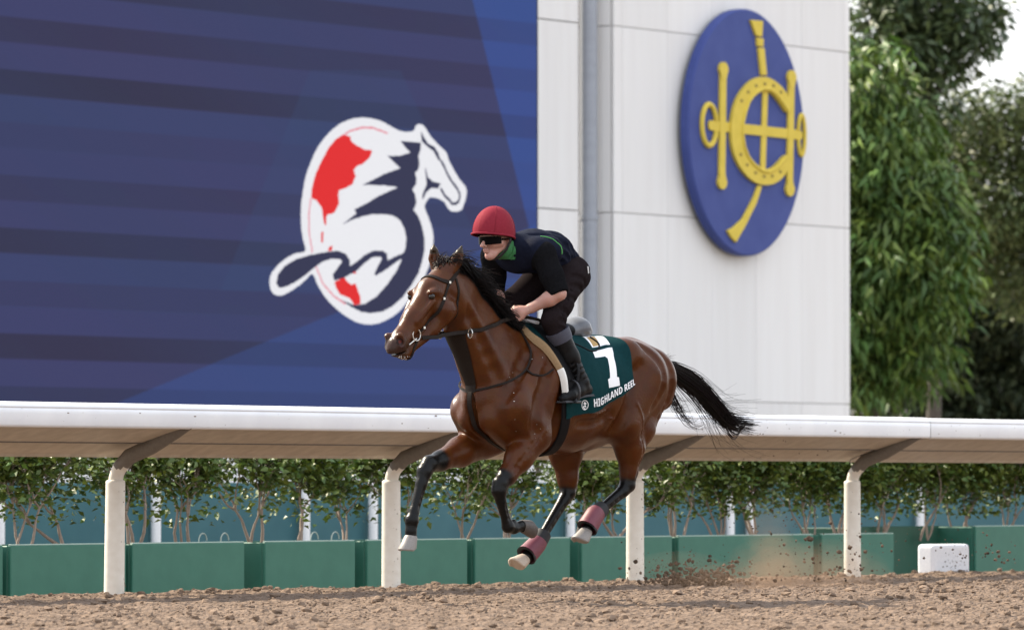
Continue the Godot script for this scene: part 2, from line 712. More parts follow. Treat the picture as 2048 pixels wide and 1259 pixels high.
# dirt thrown up behind the horse
func make_thrown_dirt() -> void:
	var root := MultiMesh.new()
	root.transform_format = MultiMesh.TRANSFORM_3D
	root.use_colors = true
	root.mesh = clod_mesh(11)
	var xf := []
	# bursts: centre, spread, count, size
	for q in [[Vector3(33.72, 0.03, -21.55), Vector3(0.17, 0.07, 0.2), 800, 0.013], [Vector3(33.70, 0.13, -21.55), Vector3(0.22, 0.07, 0.2), 150, 0.006], [Vector3(34.22, 0.06, -20.95), Vector3(0.35, 0.07, 0.2), 190, 0.010], [Vector3(34.25, 0.22, -20.9), Vector3(0.42, 0.12, 0.2), 70, 0.012], [Vector3(34.0, 0.35, -21.15), Vector3(0.25, 0.3, 0.2), 240, 0.005], [Vector3(35.6, 0.16, -20.4), Vector3(0.30, 0.10, 0.15), 70, 0.011], [Vector3(34.6, 0.2, -20.8), Vector3(1.0, 0.22, 0.3), 160, 0.005]]:
		for i in q[2]:
			var o := Vector3(rng.randfn(), absf(rng.randfn()) , rng.randfn()) * (q[1] as Vector3)
			var s: float = q[3] * 0.6 * (0.2 + 1.6 * pow(rng.randf(), 2.5))
			xf.append([q[0] + o, s])
	root.instance_count = xf.size()
	for i in xf.size():
		var s: float = xf[i][1]
		var b := Basis.from_euler(Vector3(rnd(0, TAU), rnd(0, TAU), rnd(0, TAU))).scaled(Vector3(s * rnd(0.7, 1.8), s, s * rnd(0.7, 1.4)))
		root.set_instance_transform(i, Transform3D(b, xf[i][0]))
		var v := rnd(0.25, 0.9)
		root.set_instance_color(i, Color(0.17 * v, 0.118 * v, 0.085 * v))
	var mi := MultiMeshInstance3D.new()
	mi.name = "thrown_dirt"
	mi.multimesh = root
	mi.material_override = vcol_mat(0.95, 0.2)
	mi.set_meta("kind", "stuff")
	mi.set_meta("label", "spray of dark dirt kicked up behind the galloping horse")
	mi.set_meta("category", "dirt")
	add_child(mi)
	# larger clods in the air, one by one
	var k := 0
	var m := mottled(lin(0.06, 0.042, 0.03), lin(0.13, 0.09, 0.065), 0.95, 9.0, 0.03, 0.0, 41, 0.2)
	var where := ["beside the rail post, highest of the group", "midway between the dirt burst and the post", "just left of the rail post", "low, almost touching the post's foot", "nearest the dust column", "right of the rail post, in the air", "smallest above the dirt burst", "in front of the white block"]
	for q in [[34.13, 0.335, -20.92, 0.020], [34.36, 0.245, -20.83, 0.016], [34.42, 0.275, -20.78, 0.015], [34.5, 0.13, -20.74, 0.013], [34.22, 0.20, -20.95, 0.011], [35.0, 0.2, -20.55, 0.009], [33.85, 0.21, -21.3, 0.008], [35.7, 0.18, -20.3, 0.009]]:
		var t := thing("dirt_clod", "dark dirt clod flying %s" % where[k], "dirt clod", Vector3(q[0], q[1], q[2]), 0.0, "dirt clods in the air")
		var o := part("lump", clod_mesh(60 + k), m, t)
		o.scale = Vector3(q[3] * 1.2, q[3], q[3])
		o.rotation = Vector3(k, k * 2, 0)
		k += 1
	# the fine dust itself: overlapping puffs
	for i in 26:
		var c: Vector3
		var s: Vector3
		var dn: float
		if i < 11:
			var u := i / 10.0
			c = Vector3(34.05 + rnd(-0.05, 0.05), 0.0 + 0.52 * u, -21.15 + rnd(-0.1, 0.1))
			s = Vector3(rnd(0.30, 0.42), rnd(0.24, 0.36), rnd(0.3, 0.4)) * (1.05 - 0.25 * u)
			dn = 0.40 * (1.1 - u)
		else:
			c = Vector3(34.1 + rng.randfn() * 0.45, absf(rng.randfn()) * 0.12, -21.1 + rnd(-0.3, 0.3))
			s = Vector3(rnd(0.6, 1.1), rnd(0.25, 0.5), rnd(0.4, 0.6))
			dn = 0.12
		var fv := FogVolume.new()
		fv.name = numbered("dust_cloud")
		fv.shape = RenderingServer.FOG_VOLUME_SHAPE_ELLIPSOID
		fv.size = s
		var fm := FogMaterial.new()
		fm.density = dn
		fm.albedo = Color(0.74, 0.62, 0.52)
		fm.edge_fade = 0.8
		fv.material = fm
		fv.position = c
		fv.set_meta("kind", "stuff")
		fv.set_meta("label", "thin tan dust hanging behind the horse")
		fv.set_meta("category", "dust")
		fv.set_meta("group", "puffs of dust behind the horse")
		add_child(fv)

# ---------------------------------------------------------------- running rail
func make_rail() -> void:
	var white := mottled(lin(0.74, 0.74, 0.76), lin(0.82, 0.82, 0.83), 0.35, 0.6, 0.01, 0.0, 51)
	var cream := mottled(lin(0.66, 0.61, 0.53), lin(0.78, 0.745, 0.68), 0.5, 1.2, 0.02, 0.0, 52)
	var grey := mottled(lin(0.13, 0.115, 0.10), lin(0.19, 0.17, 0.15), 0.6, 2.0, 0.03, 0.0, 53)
	var under := mottled(lin(0.40, 0.35, 0.29), lin(0.56, 0.50, 0.42), 0.6, 0.9, 0.015, 0.0, 54)  # beige puts shade and sand bounce into the white rail's underside colour
	var mudm := plain_mat(lin(0.20, 0.15, 0.115), 0.9, 0.2)
	var r := thing("running_rail", "white running rail on curved goose-neck posts along the dirt track", "rail", Vector3(33.88, 0, -23.1))
	var o := r.position
	# profile z (towards the track is +), y
	var seam := 38.42
	var xs := [22.0, 33.45, seam, seam + 8.95]
	for i in 3:
		var a: float = xs[i] + 0.003 - o.x
		var b: float = xs[i + 1] - 0.003 - o.x
		var dy := -0.004 if i == 2 else 0.0
		var st := st_new()
		var prof := []
		# outer skin: rounded top lip and fascia
		for p in [[-0.10, 0.865], [-0.13, 0.90], [-0.12, 0.98], [-0.02, 1.08], [0.14, 1.145], [0.36, 1.183], [0.52, 1.190], [0.565, 1.187], [0.592, 1.176], [0.600, 1.162], [0.601, 1.156], [0.594, 1.152], [0.602, 1.147], [0.603, 1.120], [0.603, 1.055], [0.598, 1.042], [0.585, 1.036]]:
			prof.append(Vector2(p[0], p[1] + dy))
		for k in prof.size() - 1:
			var p: Vector2 = prof[k]
			var q: Vector2 = prof[k + 1]
			st.set_smooth_group(1)
			for v in [Vector3(a, p.y, p.x), Vector3(b, p.y, p.x), Vector3(b, q.y, q.x), Vector3(a, p.y, p.x), Vector3(b, q.y, q.x), Vector3(a, q.y, q.x)]:
				st.add_vertex(v)
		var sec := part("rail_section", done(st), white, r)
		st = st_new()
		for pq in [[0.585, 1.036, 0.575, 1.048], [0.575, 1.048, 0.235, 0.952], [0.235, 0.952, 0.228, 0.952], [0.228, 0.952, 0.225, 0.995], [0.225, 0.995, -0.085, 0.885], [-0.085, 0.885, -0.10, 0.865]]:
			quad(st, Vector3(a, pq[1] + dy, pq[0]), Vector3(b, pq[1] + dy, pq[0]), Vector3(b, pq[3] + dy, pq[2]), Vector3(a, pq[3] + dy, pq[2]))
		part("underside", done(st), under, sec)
		st = st_new()
		for k in 46:
			var s := 0.0015 + 0.006 * pow(rng.randf(), 4.0)
			bevel_box(st, Vector3(rnd(a, b), rnd(1.045, 1.15), 0.6035), Vector3(s * rnd(1.0, 4.0), s, 0.002), 0.0005)
		var md := part("mud_spatter", done(st), mudm, sec)
		md.set_meta("kind", "stuff")
		st = st_new()
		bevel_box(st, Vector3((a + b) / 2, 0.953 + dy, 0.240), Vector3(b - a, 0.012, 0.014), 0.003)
		part("added_shade_strip", done(st), grey, sec)  # added dark strip, stands in for the shade line at the underside step
	for i in range(-2, 6):
		var x := 29.43 + 2.955 * i - o.x
		var lean := 0.012 if i == 0 else 0.0
		var st := st_new()
		tube(st, [Vector3(x - lean, -0.12, 0), Vector3(x - lean, 0.0, 0), Vector3(x, 0.70, 0), Vector3(x, 0.717, 0), Vector3(x, 0.724, 0)], [0.064, 0.064, 0.061, 0.060, 0.05], 20)
		var p := part("post", done(st), cream, r)
		st = st_new()
		var pts := []
		var rad := []
		for k in 9:
			var t := k / 8.0
			var ang := t * deg_to_rad(62)
			pts.append(Vector3(x, 0.70 + 0.13 * sin(ang) / sin(deg_to_rad(62)) * 1.0, 0.13 * (1.0 - cos(ang)) / (1.0 - cos(deg_to_rad(62))) * 0.55))
			rad.append(0.045)
		tube(st, pts, rad, 16)
		part("elbow", done(st), cream, p)
		st = st_new()
		tube(st, [Vector3(x, 0.80, 0.03), Vector3(x, 0.87, 0.11), Vector3(x, 0.93, 0.28), Vector3(x, 1.025, 0.47), Vector3(x, 1.065, 0.588)], [0.046, 0.05, 0.05, 0.048, 0.026], 16)
		part("arm", done(st), grey, p)
		st = st_new()
		tube(st, [Vector3(x + 0.03, 0.835, 0.075), Vector3(x + 0.03, 0.86, 0.03)], [0.014, 0.014], 8)
		part("bolt", done(st), grey, p)
		st = st_new()
		for k in 60:
			var an := rnd(-0.3, 2.4)
			var y := 0.02 + 0.66 * pow(rng.randf(), 1.7)
			var s := 0.001 + 0.005 * pow(rng.randf(), 3.0)
			bevel_box(st, Vector3(x + 0.0625 * cos(an), y, 0.0625 * sin(an)), Vector3(s, s * rnd(1.0, 2.5), s), s * 0.2)
		var ms := part("mud_spatter", done(st), mudm, p)
		ms.set_meta("kind", "stuff")

# ---------------------------------------------------------------- planters, shrubs, windbreak
func make_planters() -> void:
	var green := mottled(lin(0.022, 0.125, 0.086), lin(0.032, 0.150, 0.104), 0.55, 0.8, 0.012, 0.0, 61)
	var dark := plain_mat(lin(0.016, 0.085, 0.055), 0.6)
	var soil := plain_mat(lin(0.08, 0.06, 0.045), 0.95, 0.2)
	var rim := plain_mat(lin(0.35, 0.45, 0.40), 0.5)
	var spots := [[29.42, 30.66], [30.74, 31.97], [32.04, 33.3], [33.54, 34.61], [34.76, 36.01], [36.11, 37.36], [37.52, 38.77], [38.86, 40.85], [40.98, 42.1], [43.38, 44.9]]
	var ord := ["leftmost", "second", "third", "fourth", "fifth", "sixth", "seventh", "eighth", "ninth", "tenth and rightmost"]
	var z := -25.0
	for i in spots.size():
		var a: float = spots[i][0]
		var b: float = spots[i][1]
		var top := 0.295 if i < 9 else 0.345
		var zz := z if i < 9 else z + 0.03
		var w := b - a
		var t := thing("planter_box", "%s green planter box from the left behind the rail" % ord[i], "planter", Vector3((a + b) / 2, -0.31, zz - 0.27), 0.0, "green planter boxes behind the rail")
		var h := top + 0.31
		var f := part("front_panel", box_mesh(Vector3(w, h, 0.03), 0.006), green, t)
		f.position = Vector3(0, h / 2, 0.255)
		var bk := part("back_panel", box_mesh(Vector3(w, h, 0.03), 0.006), green, t)
		bk.position = Vector3(0, h / 2, -0.255)
		for s: float in [-1.0, 1.0]:
			var e := part("side_panel", box_mesh(Vector3(0.03, h - 0.006, 0.476), 0.006), green, t)
			e.position = Vector3(s * (w / 2 - 0.017), h / 2, 0)
		var so := part("soil", box_mesh(Vector3(w - 0.07, 0.05, 0.47), 0.01), soil, t)
		so.position = Vector3(0, h - 0.06, 0)
		var ri := part("rim", box_mesh(Vector3(w - 0.01, 0.008, 0.024), 0.002), rim, t)
		ri.position = Vector3(0, h + 0.003, 0.255)
	# a raised planter standing back to the right
	var t2 := thing("planter_box", "tall dark green planter box set back behind the white block", "planter", Vector3(42.75, -0.31, -25.55), 0.0, "green planter boxes behind the rail")
	var f2 := part("front_panel", box_mesh(Vector3(1.4, 0.66, 0.03), 0.006), dark, t2)
	f2.position = Vector3(0, 0.33, 0.2)
	for s: float in [-1.0, 1.0]:
		var e := part("side_panel", box_mesh(Vector3(0.03, 0.65, 0.5), 0.006), dark, t2)
		e.position = Vector3(s * 0.68, 0.325, -0.07)
	var so2 := part("soil", box_mesh(Vector3(1.32, 0.05, 0.46), 0.01), soil, t2)
	so2.position = Vector3(0, 0.59, -0.07)

func leaf_mesh(l: float, w: float, droop: float) -> PackedVector3Array:
	return PackedVector3Array([Vector3.ZERO, Vector3(w * 0.5, 0.12 * w, l * 0.42), Vector3(-w * 0.5, 0.12 * w, l * 0.42), Vector3(0, -droop * l * 0.2, l * 0.5), Vector3(0, -droop * l, l)])

func leaf_mat() -> StandardMaterial3D:
	var m := vcol_mat(0.45, 0.4)
	m.cull_mode = BaseMaterial3D.CULL_DISABLED
	m.backlight_enabled = true
	m.backlight = Color(0.42, 0.46, 0.14)
	return m

func leaves(parent: Node, called: String, xf: Array, cols: Array, leaf: PackedVector3Array, m: Material) -> void:
	var n := xf.size()
	var verts := PackedVector3Array()
	var norms := PackedVector3Array()
	var vc := PackedColorArray()
	var ids := PackedInt32Array()
	verts.resize(n * 5)
	norms.resize(n * 5)
	vc.resize(n * 5)
	ids.resize(n * 12)
	var tri := [0, 1, 3, 0, 3, 2, 3, 1, 4, 3, 4, 2]
	for i in n:
		var x: Transform3D = xf[i]
		var up := x.basis.y.normalized()
		var sd := x.basis.x.normalized() * 0.35
		for k in 5:
			verts[i * 5 + k] = x * leaf[k]
			norms[i * 5 + k] = (up + (sd if k == 1 else -sd if k == 2 else Vector3.ZERO)).normalized()
			vc[i * 5 + k] = cols[i]
		for k in 12:
			ids[i * 12 + k] = i * 5 + tri[k]
	var arr := []
	arr.resize(Mesh.ARRAY_MAX)
	arr[Mesh.ARRAY_VERTEX] = verts
	arr[Mesh.ARRAY_NORMAL] = norms
	arr[Mesh.ARRAY_COLOR] = vc
	arr[Mesh.ARRAY_INDEX] = ids
	var am := ArrayMesh.new()
	am.add_surface_from_arrays(Mesh.PRIMITIVE_TRIANGLES, arr)
	part(called, am, m, parent)

func leaf_xf(p: Vector3, dir: Vector3, s: float) -> Transform3D:
	var b := Basis.looking_at(-dir.normalized(), Vector3.UP if absf(dir.normalized().y) < 0.95 else Vector3.RIGHT)
	b = b * Basis(Vector3(0, 0, 1), rnd(-1.2, 1.2))
	return Transform3D(b.scaled(Vector3.ONE * s), p)

func make_shrubs() -> void:
	var bark := mottled(lin(0.20, 0.15, 0.12), lin(0.36, 0.29, 0.24), 0.9, 6.0, 0.03, 0.0, 71)
	var lm := leaf_mat()
	var clump := FastNoiseLite.new()
	clump.seed = 12
	clump.frequency = 1.0
	var leaf := leaf_mesh(0.054, 0.031, 0.15)
	# x, density, height, stem count
	var spots := [[30.05, 0.8, 0.86, 4], [31.1, 0.9, 0.85, 3], [31.7, 0.9, 0.88, 2], [32.35, 0.8, 0.88, 3], [32.95, 0.9, 0.85, 3], [33.75, 0.75, 0.86, 3], [34.3, 0.8, 0.88, 2], [34.95, 0.75, 0.86, 2], [35.6, 0.8, 0.88, 3], [36.3, 0.9, 0.9, 3], [37.0, 0.9, 0.9, 3], [37.85, 0.9, 0.9, 3], [38.45, 1.0, 0.9, 3], [39.2, 1.1, 0.92, 4], [39.85, 1.5, 0.95, 4], [40.4, 1.5, 0.95, 3], [41.2, 1.5, 0.95, 4], [41.75, 1.4, 0.92, 3], [42.4, 1.7, 0.95, 4], [43.0, 1.7, 0.98, 3], [43.7, 1.7, 0.95, 4], [44.4, 1.6, 0.95, 4]]
	var ord := ["first", "second", "third", "fourth", "fifth", "sixth", "seventh", "eighth", "ninth", "tenth", "eleventh", "twelfth", "thirteenth", "fourteenth", "fifteenth", "sixteenth", "seventeenth", "eighteenth", "nineteenth", "twentieth", "twenty-first", "last"]
	for i in spots.size():
		var x: float = spots[i][0]
		var dens: float = spots[i][1]
		var top: float = spots[i][2] * rnd(0.86, 0.95)
		var look := "sparse leafy" if dens < 0.85 else "leafy" if dens < 1.2 else "dense dark green"
		var t := thing("hedge_shrub", "%s hedge shrub, %s from the left behind the rail" % [look, ord[i]], "shrub", Vector3(x, 0.23, -25.27 + rnd(-0.06, 0.06)), 0.0, "hedge shrubs in the planters")
		var tips := []
		for s in int(spots[i][3]):
			var st := st_new()
			var p := Vector3(rnd(-0.05, 0.05), 0, rnd(-0.04, 0.04))
			var dir := Vector3(rnd(-0.55, 0.55), 1.0, rnd(-0.3, 0.3)).normalized()
			grow(st, p, dir, rnd(0.010, 0.017), top * rnd(0.30, 0.42), 4, tips, top * 0.93)
			part("stem", done(st), bark, t)
		var xf := []
		var cols := []
		for k in int(5000 * dens * rnd(0.85, 1.2)):
			var p: Vector3
			if tips.size() > 0 and rng.randf() < 0.65:
				p = tips[rng.randi() % tips.size()] + Vector3(rng.randfn(), rng.randfn(), rng.randfn()) * Vector3(0.075, 0.06, 0.075)
			else:
				p = Vector3(rng.randfn() * 0.19, top * (0.22 + 0.86 * pow(rng.randf(), 0.62)), rng.randfn() * 0.14)
			if p.y < top * (0.22 if dens < 1.3 else 0.10) or p.y > top * 1.06:
				continue
			if clump.get_noise_3dv((p + t.position) * 6.0) < (0.02 if dens < 1.3 else -0.16) + 0.30 * maxf(0.0, 0.60 - p.y / top):
				continue
			xf.append(leaf_xf(p, Vector3(rnd(-1, 1), rnd(-0.5, 0.5), rnd(-1, 1)), rnd(0.7, 1.35)))
			var v := rnd(0.6, 1.25)
			var yl := rnd(0.0, 1.0)
			cols.append(Color((0.060 + 0.075 * yl) * v, (0.115 + 0.05 * yl) * v, 0.028 * v))
		leaves(t, "crown", xf, cols, leaf, lm)

func grow(st: SurfaceTool, p: Vector3, dir: Vector3, r: float, l: float, depth: int, tips: Array, top: float) -> void:
	var pts := [p]
	var rad := [r]
	var d := dir
	for k in 4:
		d = (d + Vector3(rnd(-0.3, 0.3), rnd(-0.05, 0.25), rnd(-0.3, 0.3))).normalized()
		p += d * l / 4.0
		pts.append(p)
		rad.append(r * (1.0 - 0.12 * (k + 1)))
		if depth <= 2:
			tips.append(p)
	tube(st, pts, rad, 6)
	if depth > 0 and p.y < top:
		for q in (2 if rng.randf() < 0.6 else 3):
			grow(st, p, (d + Vector3(rnd(-0.9, 0.9), rnd(-0.1, 0.5), rnd(-0.7, 0.7))).normalized(), r * 0.62, l * rnd(0.55, 0.8), depth - 1, tips, top)

func make_windbreak() -> void:
	var teal := mottled(lin(0.020, 0.095, 0.118), lin(0.034, 0.122, 0.145), 0.7, 0.3, 0.01, 0.0, 81)
	var white := mottled(lin(0.70, 0.70, 0.73), lin(0.80, 0.80, 0.82), 0.5, 2.0, 0.02, 0.0, 82)
	var t := thing("windbreak_fence", "low teal mesh windbreak fence with white posts behind the hedge", "fence", Vector3(45, -0.31, -31.0))
	var px := [34.0, 36.0, 37.9, 39.97, 42.09, 43.1, 46.24, 49.01, 49.38, 52.62, 55.5, 58.0]
	for i in px.size():
		var p := part("post", tube_mesh([Vector3(px[i] - 45, -0.1, 0.06), Vector3(px[i] - 45, 1.26, 0.06)], [0.042, 0.042], 12), white, t)
		if i < px.size() - 1:
			var w: float = px[i + 1] - px[i]
			var s := part("mesh_panel", box_mesh(Vector3(w - 0.004, 1.0, 0.02), 0.004), teal, t)
			s.position = Vector3(px[i] + w / 2 - 45, 0.52, -0.02)
	# small pipe hoops of the watering line on the planters
	var hoopm := plain_mat(lin(0.30, 0.36, 0.33), 0.6)
	var k := 0
	var hw := ["leftmost of the four", "second of the four from the left", "third of the four from the left", "rightmost of the four"]
	for x in [32.9, 33.15, 34.2, 34.45]:
		var pts := []
		var rad := []
		for j in 9:
			var a := PI * j / 8.0
			pts.append(Vector3(-0.045 * cos(a), 0.05 + 0.05 * sin(a), 0))
			rad.append(0.005)
		pts.push_front(Vector3(-0.05, -0.05, 0))
		rad.push_front(0.005)
		var h := thing("watering_hoop", "pale bent watering pipe on planter, %s" % hw[k], "pipe", Vector3(x, 0.26, -25.06), 0.0, "bent watering pipes on the planters")
		part("pipe", tube_mesh(pts, rad, 6), hoopm, h)
		k += 1

func make_block() -> void:
	var t := thing("marker_block", "white rounded foam block splattered with mud beside the rail", "block", Vector3(40.24, 0.0, -23.45), 0.0)
	var m := mottled(lin(0.70, 0.71, 0.76), lin(0.80, 0.80, 0.83), 0.6, 3.0, 0.02, 0.0, 91)
	var f := Field.new(Vector3(-0.35, -0.1, -0.35), Vector3(0.35, 0.34, 0.35), 0.012)
	# a rounded box, as a field of its own
	for ix in f.nx:
		for iy in f.ny:
			for iz in f.nz:
				var p := f.lo + Vector3(ix, iy, iz) * f.cell
				var q := p.abs() if false else Vector3(absf(p.x), absf(p.y - 0.075), absf(p.z))
				q -= Vector3(0.20, 0.13, 0.055)
				f.d[(ix * f.ny + iy) * f.nz + iz] = Vector3(maxf(q.x, 0), maxf(q.y, 0), maxf(q.z, 0)).length() + minf(maxf(q.x, maxf(q.y, q.z)), 0.0) - 0.03
	part("block", f.mesh(), m, t)
	var mud := plain_mat(lin(0.10, 0.07, 0.05), 0.9)
	var st := st_new()
	for i in 40:
		var c := Vector3(rng.randfn() * 0.06 + 0.02, 0.09 + rng.randfn() * 0.045, 0.085)
		var s := rnd(0.002, 0.007)
		bevel_box(st, c, Vector3(s * rnd(1, 2.5), s * rnd(0.6, 1.5), 0.004), 0.001)
	part("mud_spatter", done(st), mud, t)
	t.rotation.y = deg_to_rad(-8)

# ---------------------------------------------------------------- screen
const LOGO := {
	"white": [55.55, 4.88, 55.85, 4.86, 56.08, 4.8, 56.26, 4.76, 56.42, 4.76, 56.52, 4.78, 56.56, 4.84, 56.65, 4.86, 56.74, 4.83, 56.87, 4.72, 57.07, 4.61, 57.18, 4.55, 57.24, 4.45, 57.34, 4.35, 57.45, 4.25, 57.57, 4.17, 57.59, 4.09, 57.54, 3.97, 57.47, 3.89, 57.3, 3.87, 57.2, 3.91, 57.14, 3.97, 57.01, 4.01, 56.87, 4.02, 56.8, 3.99, 56.74, 3.92, 56.76, 3.86, 56.84, 3.75, 56.91, 3.6, 56.91, 3.47, 56.87, 3.31, 56.78, 3.15, 56.65, 3.0, 56.45, 2.84, 56.23, 2.68, 55.96, 2.57, 55.7, 2.52, 55.44, 2.53, 55.22, 2.59, 55.02, 2.67, 54.81, 2.79, 54.65, 2.93, 54.54, 3.06, 54.41, 2.99, 54.23, 2.9, 54.05, 2.83, 53.91, 2.8, 53.79, 2.83, 53.73, 2.92, 53.75, 3.03, 53.88, 3.14, 54.05, 3.23, 54.23, 3.29, 54.4, 3.32, 54.35, 3.47, 54.32, 3.64, 54.32, 3.81, 54.36, 4.0, 54.41, 4.16, 54.51, 4.33, 54.63, 4.49, 54.81, 4.64, 55.03, 4.77, 55.29, 4.85],
	"neck": [56.26, 4.64, 56.66, 4.64, 56.65, 4.56, 56.61, 4.49, 56.63, 4.4, 56.61, 4.33, 56.54, 4.29, 56.57, 4.23, 56.56, 4.16, 56.49, 4.1, 56.55, 4.03, 56.57, 3.94, 56.51, 3.86, 56.61, 3.79, 56.68, 3.68, 56.73, 3.55, 56.73, 3.39, 56.68, 3.26, 56.61, 3.13, 56.47, 2.99, 56.3, 2.85, 56.1, 2.74, 55.89, 2.67, 55.66, 2.65, 55.48, 2.66, 55.29, 2.71, 55.11, 2.78, 55.35, 2.73, 55.55, 2.75, 55.78, 2.84, 56.0, 2.99, 56.17, 3.14, 56.26, 3.25, 56.31, 3.34, 56.36, 3.43, 56.37, 3.54, 56.33, 3.64, 56.25, 3.73, 56.11, 3.78, 55.93, 3.79, 55.7, 3.78, 55.51, 3.75, 55.29, 3.7, 55.11, 3.64, 55.39, 3.78, 55.35, 3.82, 55.59, 3.9, 55.81, 3.99, 56.21, 4.11, 55.93, 4.12, 55.51, 4.11, 55.7, 4.17, 55.93, 4.25, 56.25, 4.33, 56.15, 4.38, 56.0, 4.46, 56.23, 4.47, 56.45, 4.52, 56.36, 4.57],
	"wave": [53.86, 2.94, 53.89, 3.04, 54.02, 3.14, 54.23, 3.22, 54.52, 3.28, 54.81, 3.32, 55.03, 3.34, 55.18, 3.31, 55.26, 3.24, 55.26, 3.17, 55.4, 3.23, 55.55, 3.31, 55.7, 3.36, 55.89, 3.37, 55.98, 3.34, 56.0, 3.26, 56.15, 3.31, 56.33, 3.36, 56.3, 3.3, 56.15, 3.24, 55.93, 3.14, 55.76, 3.08, 55.74, 3.1, 55.81, 3.19, 55.89, 3.28, 55.85, 3.3, 55.7, 3.29, 55.55, 3.22, 55.4, 3.13, 55.15, 3.04, 54.96, 3.0, 54.93, 3.07, 55.02, 3.14, 55.11, 3.22, 55.07, 3.25, 54.92, 3.25, 54.74, 3.21, 54.6, 3.15, 54.41, 3.05, 54.23, 2.97, 54.05, 2.91, 53.91, 2.89],
	"red1": [55.13, 4.66, 55.26, 4.65, 55.29, 4.59, 55.4, 4.55, 55.55, 4.51, 55.69, 4.51, 55.65, 4.43, 55.51, 4.35, 55.4, 4.32, 55.33, 4.27, 55.37, 4.2, 55.31, 4.11, 55.18, 4.06, 55.05, 4.03, 55.03, 3.97, 55.05, 3.88, 54.96, 3.77, 54.81, 3.74, 54.8, 3.61, 54.76, 3.65, 54.72, 3.82, 54.61, 3.9, 54.52, 3.92, 54.53, 4.03, 54.6, 4.19, 54.71, 4.34, 54.85, 4.5, 54.98, 4.6],
	"red2": [54.96, 2.98, 55.15, 3.05, 55.2, 3.0, 55.29, 2.96, 55.37, 2.98, 55.46, 2.83, 55.47, 2.75, 55.35, 2.73, 55.26, 2.81, 55.07, 2.85, 55.0, 2.92],
	"red3": [55.29, 3.15, 55.39, 3.15, 55.37, 3.09, 55.29, 3.1],
	"red4": [54.85, 3.37, 54.93, 3.4, 54.91, 3.34, 54.84, 3.33],
	"red5": [54.71, 3.54, 54.75, 3.55, 54.74, 3.43, 54.71, 3.43],
	"fore": [56.66, 4.77, 56.7, 4.73, 56.8, 4.64, 56.93, 4.61, 57.01, 4.54, 57.04, 4.49, 57.08, 4.44, 57.01, 4.46, 56.91, 4.56, 56.78, 4.61, 56.68, 4.66],
	"throat": [56.74, 4.37, 56.8, 4.25, 56.91, 4.2, 57.06, 4.19, 57.01, 4.13, 56.87, 4.13, 56.76, 4.07, 56.7, 3.98, 56.69, 4.04, 56.78, 4.17],
	"line1": [56.0, 4.72, 55.7, 4.77, 55.48, 4.76, 55.26, 4.71, 55.07, 4.63],
	"line2": [54.51, 3.92, 54.47, 3.73, 54.48, 3.52, 54.54, 3.3],
	"line3": [54.61, 3.15, 54.74, 2.96, 54.96, 2.82, 55.18, 2.74],
	"nasal": [57.07, 4.45, 57.13, 4.39, 57.2, 4.3, 57.3, 4.21, 57.4, 4.14, 57.45, 4.08, 57.44, 4.01],
	"mouth": [57.06, 4.13, 57.14, 4.05, 57.24, 4.0, 57.29, 3.96, 57.38, 3.97, 57.44, 4.01],
}

func fill_poly(im: Image, pts: PackedVector2Array, c: Color) -> void:
	var y0 := 1e9
	var y1 := -1e9
	for p in pts:
		y0 = minf(y0, p.y)
		y1 = maxf(y1, p.y)
	for y in range(maxi(0, int(y0)), mini(im.get_height() - 1, int(y1)) + 1):
		var xs := PackedFloat32Array()
		var yc := y + 0.5
		for i in pts.size():
			var a := pts[i]
			var b := pts[(i + 1) % pts.size()]
			if (a.y <= yc) != (b.y <= yc):
				xs.append(a.x + (yc - a.y) / (b.y - a.y) * (b.x - a.x))
		xs.sort()
		for i in range(0, xs.size() - 1, 2):
			var x0 := maxi(0, int(round(xs[i])))
			var x1 := mini(im.get_width(), int(round(xs[i + 1])))
			if x1 > x0:
				im.fill_rect(Rect2i(x0, y, x1 - x0, 1), c)

func smooth_closed(p: PackedVector2Array) -> PackedVector2Array:
	var r := PackedVector2Array()
	var n := p.size()
	for i in n:
		for k in 4:
			r.append(p[i].cubic_interpolate(p[(i + 1) % n], p[(i - 1 + n) % n], p[(i + 2) % n], k / 4.0))
	return r

func row_span(poly: PackedVector2Array, y: float) -> PackedFloat32Array:
	var xs := PackedFloat32Array()
	for i in poly.size():
		var a := poly[i]
		var b := poly[(i + 1) % poly.size()]
		if (a.y <= y) != (b.y <= y):
			xs.append(a.x + (y - a.y) / (b.y - a.y) * (b.x - a.x))
	xs.sort()
	return xs

func span_in(xs: PackedFloat32Array, x: float) -> bool:
	return xs.size() >= 2 and x >= xs[0] and x <= xs[xs.size() - 1]

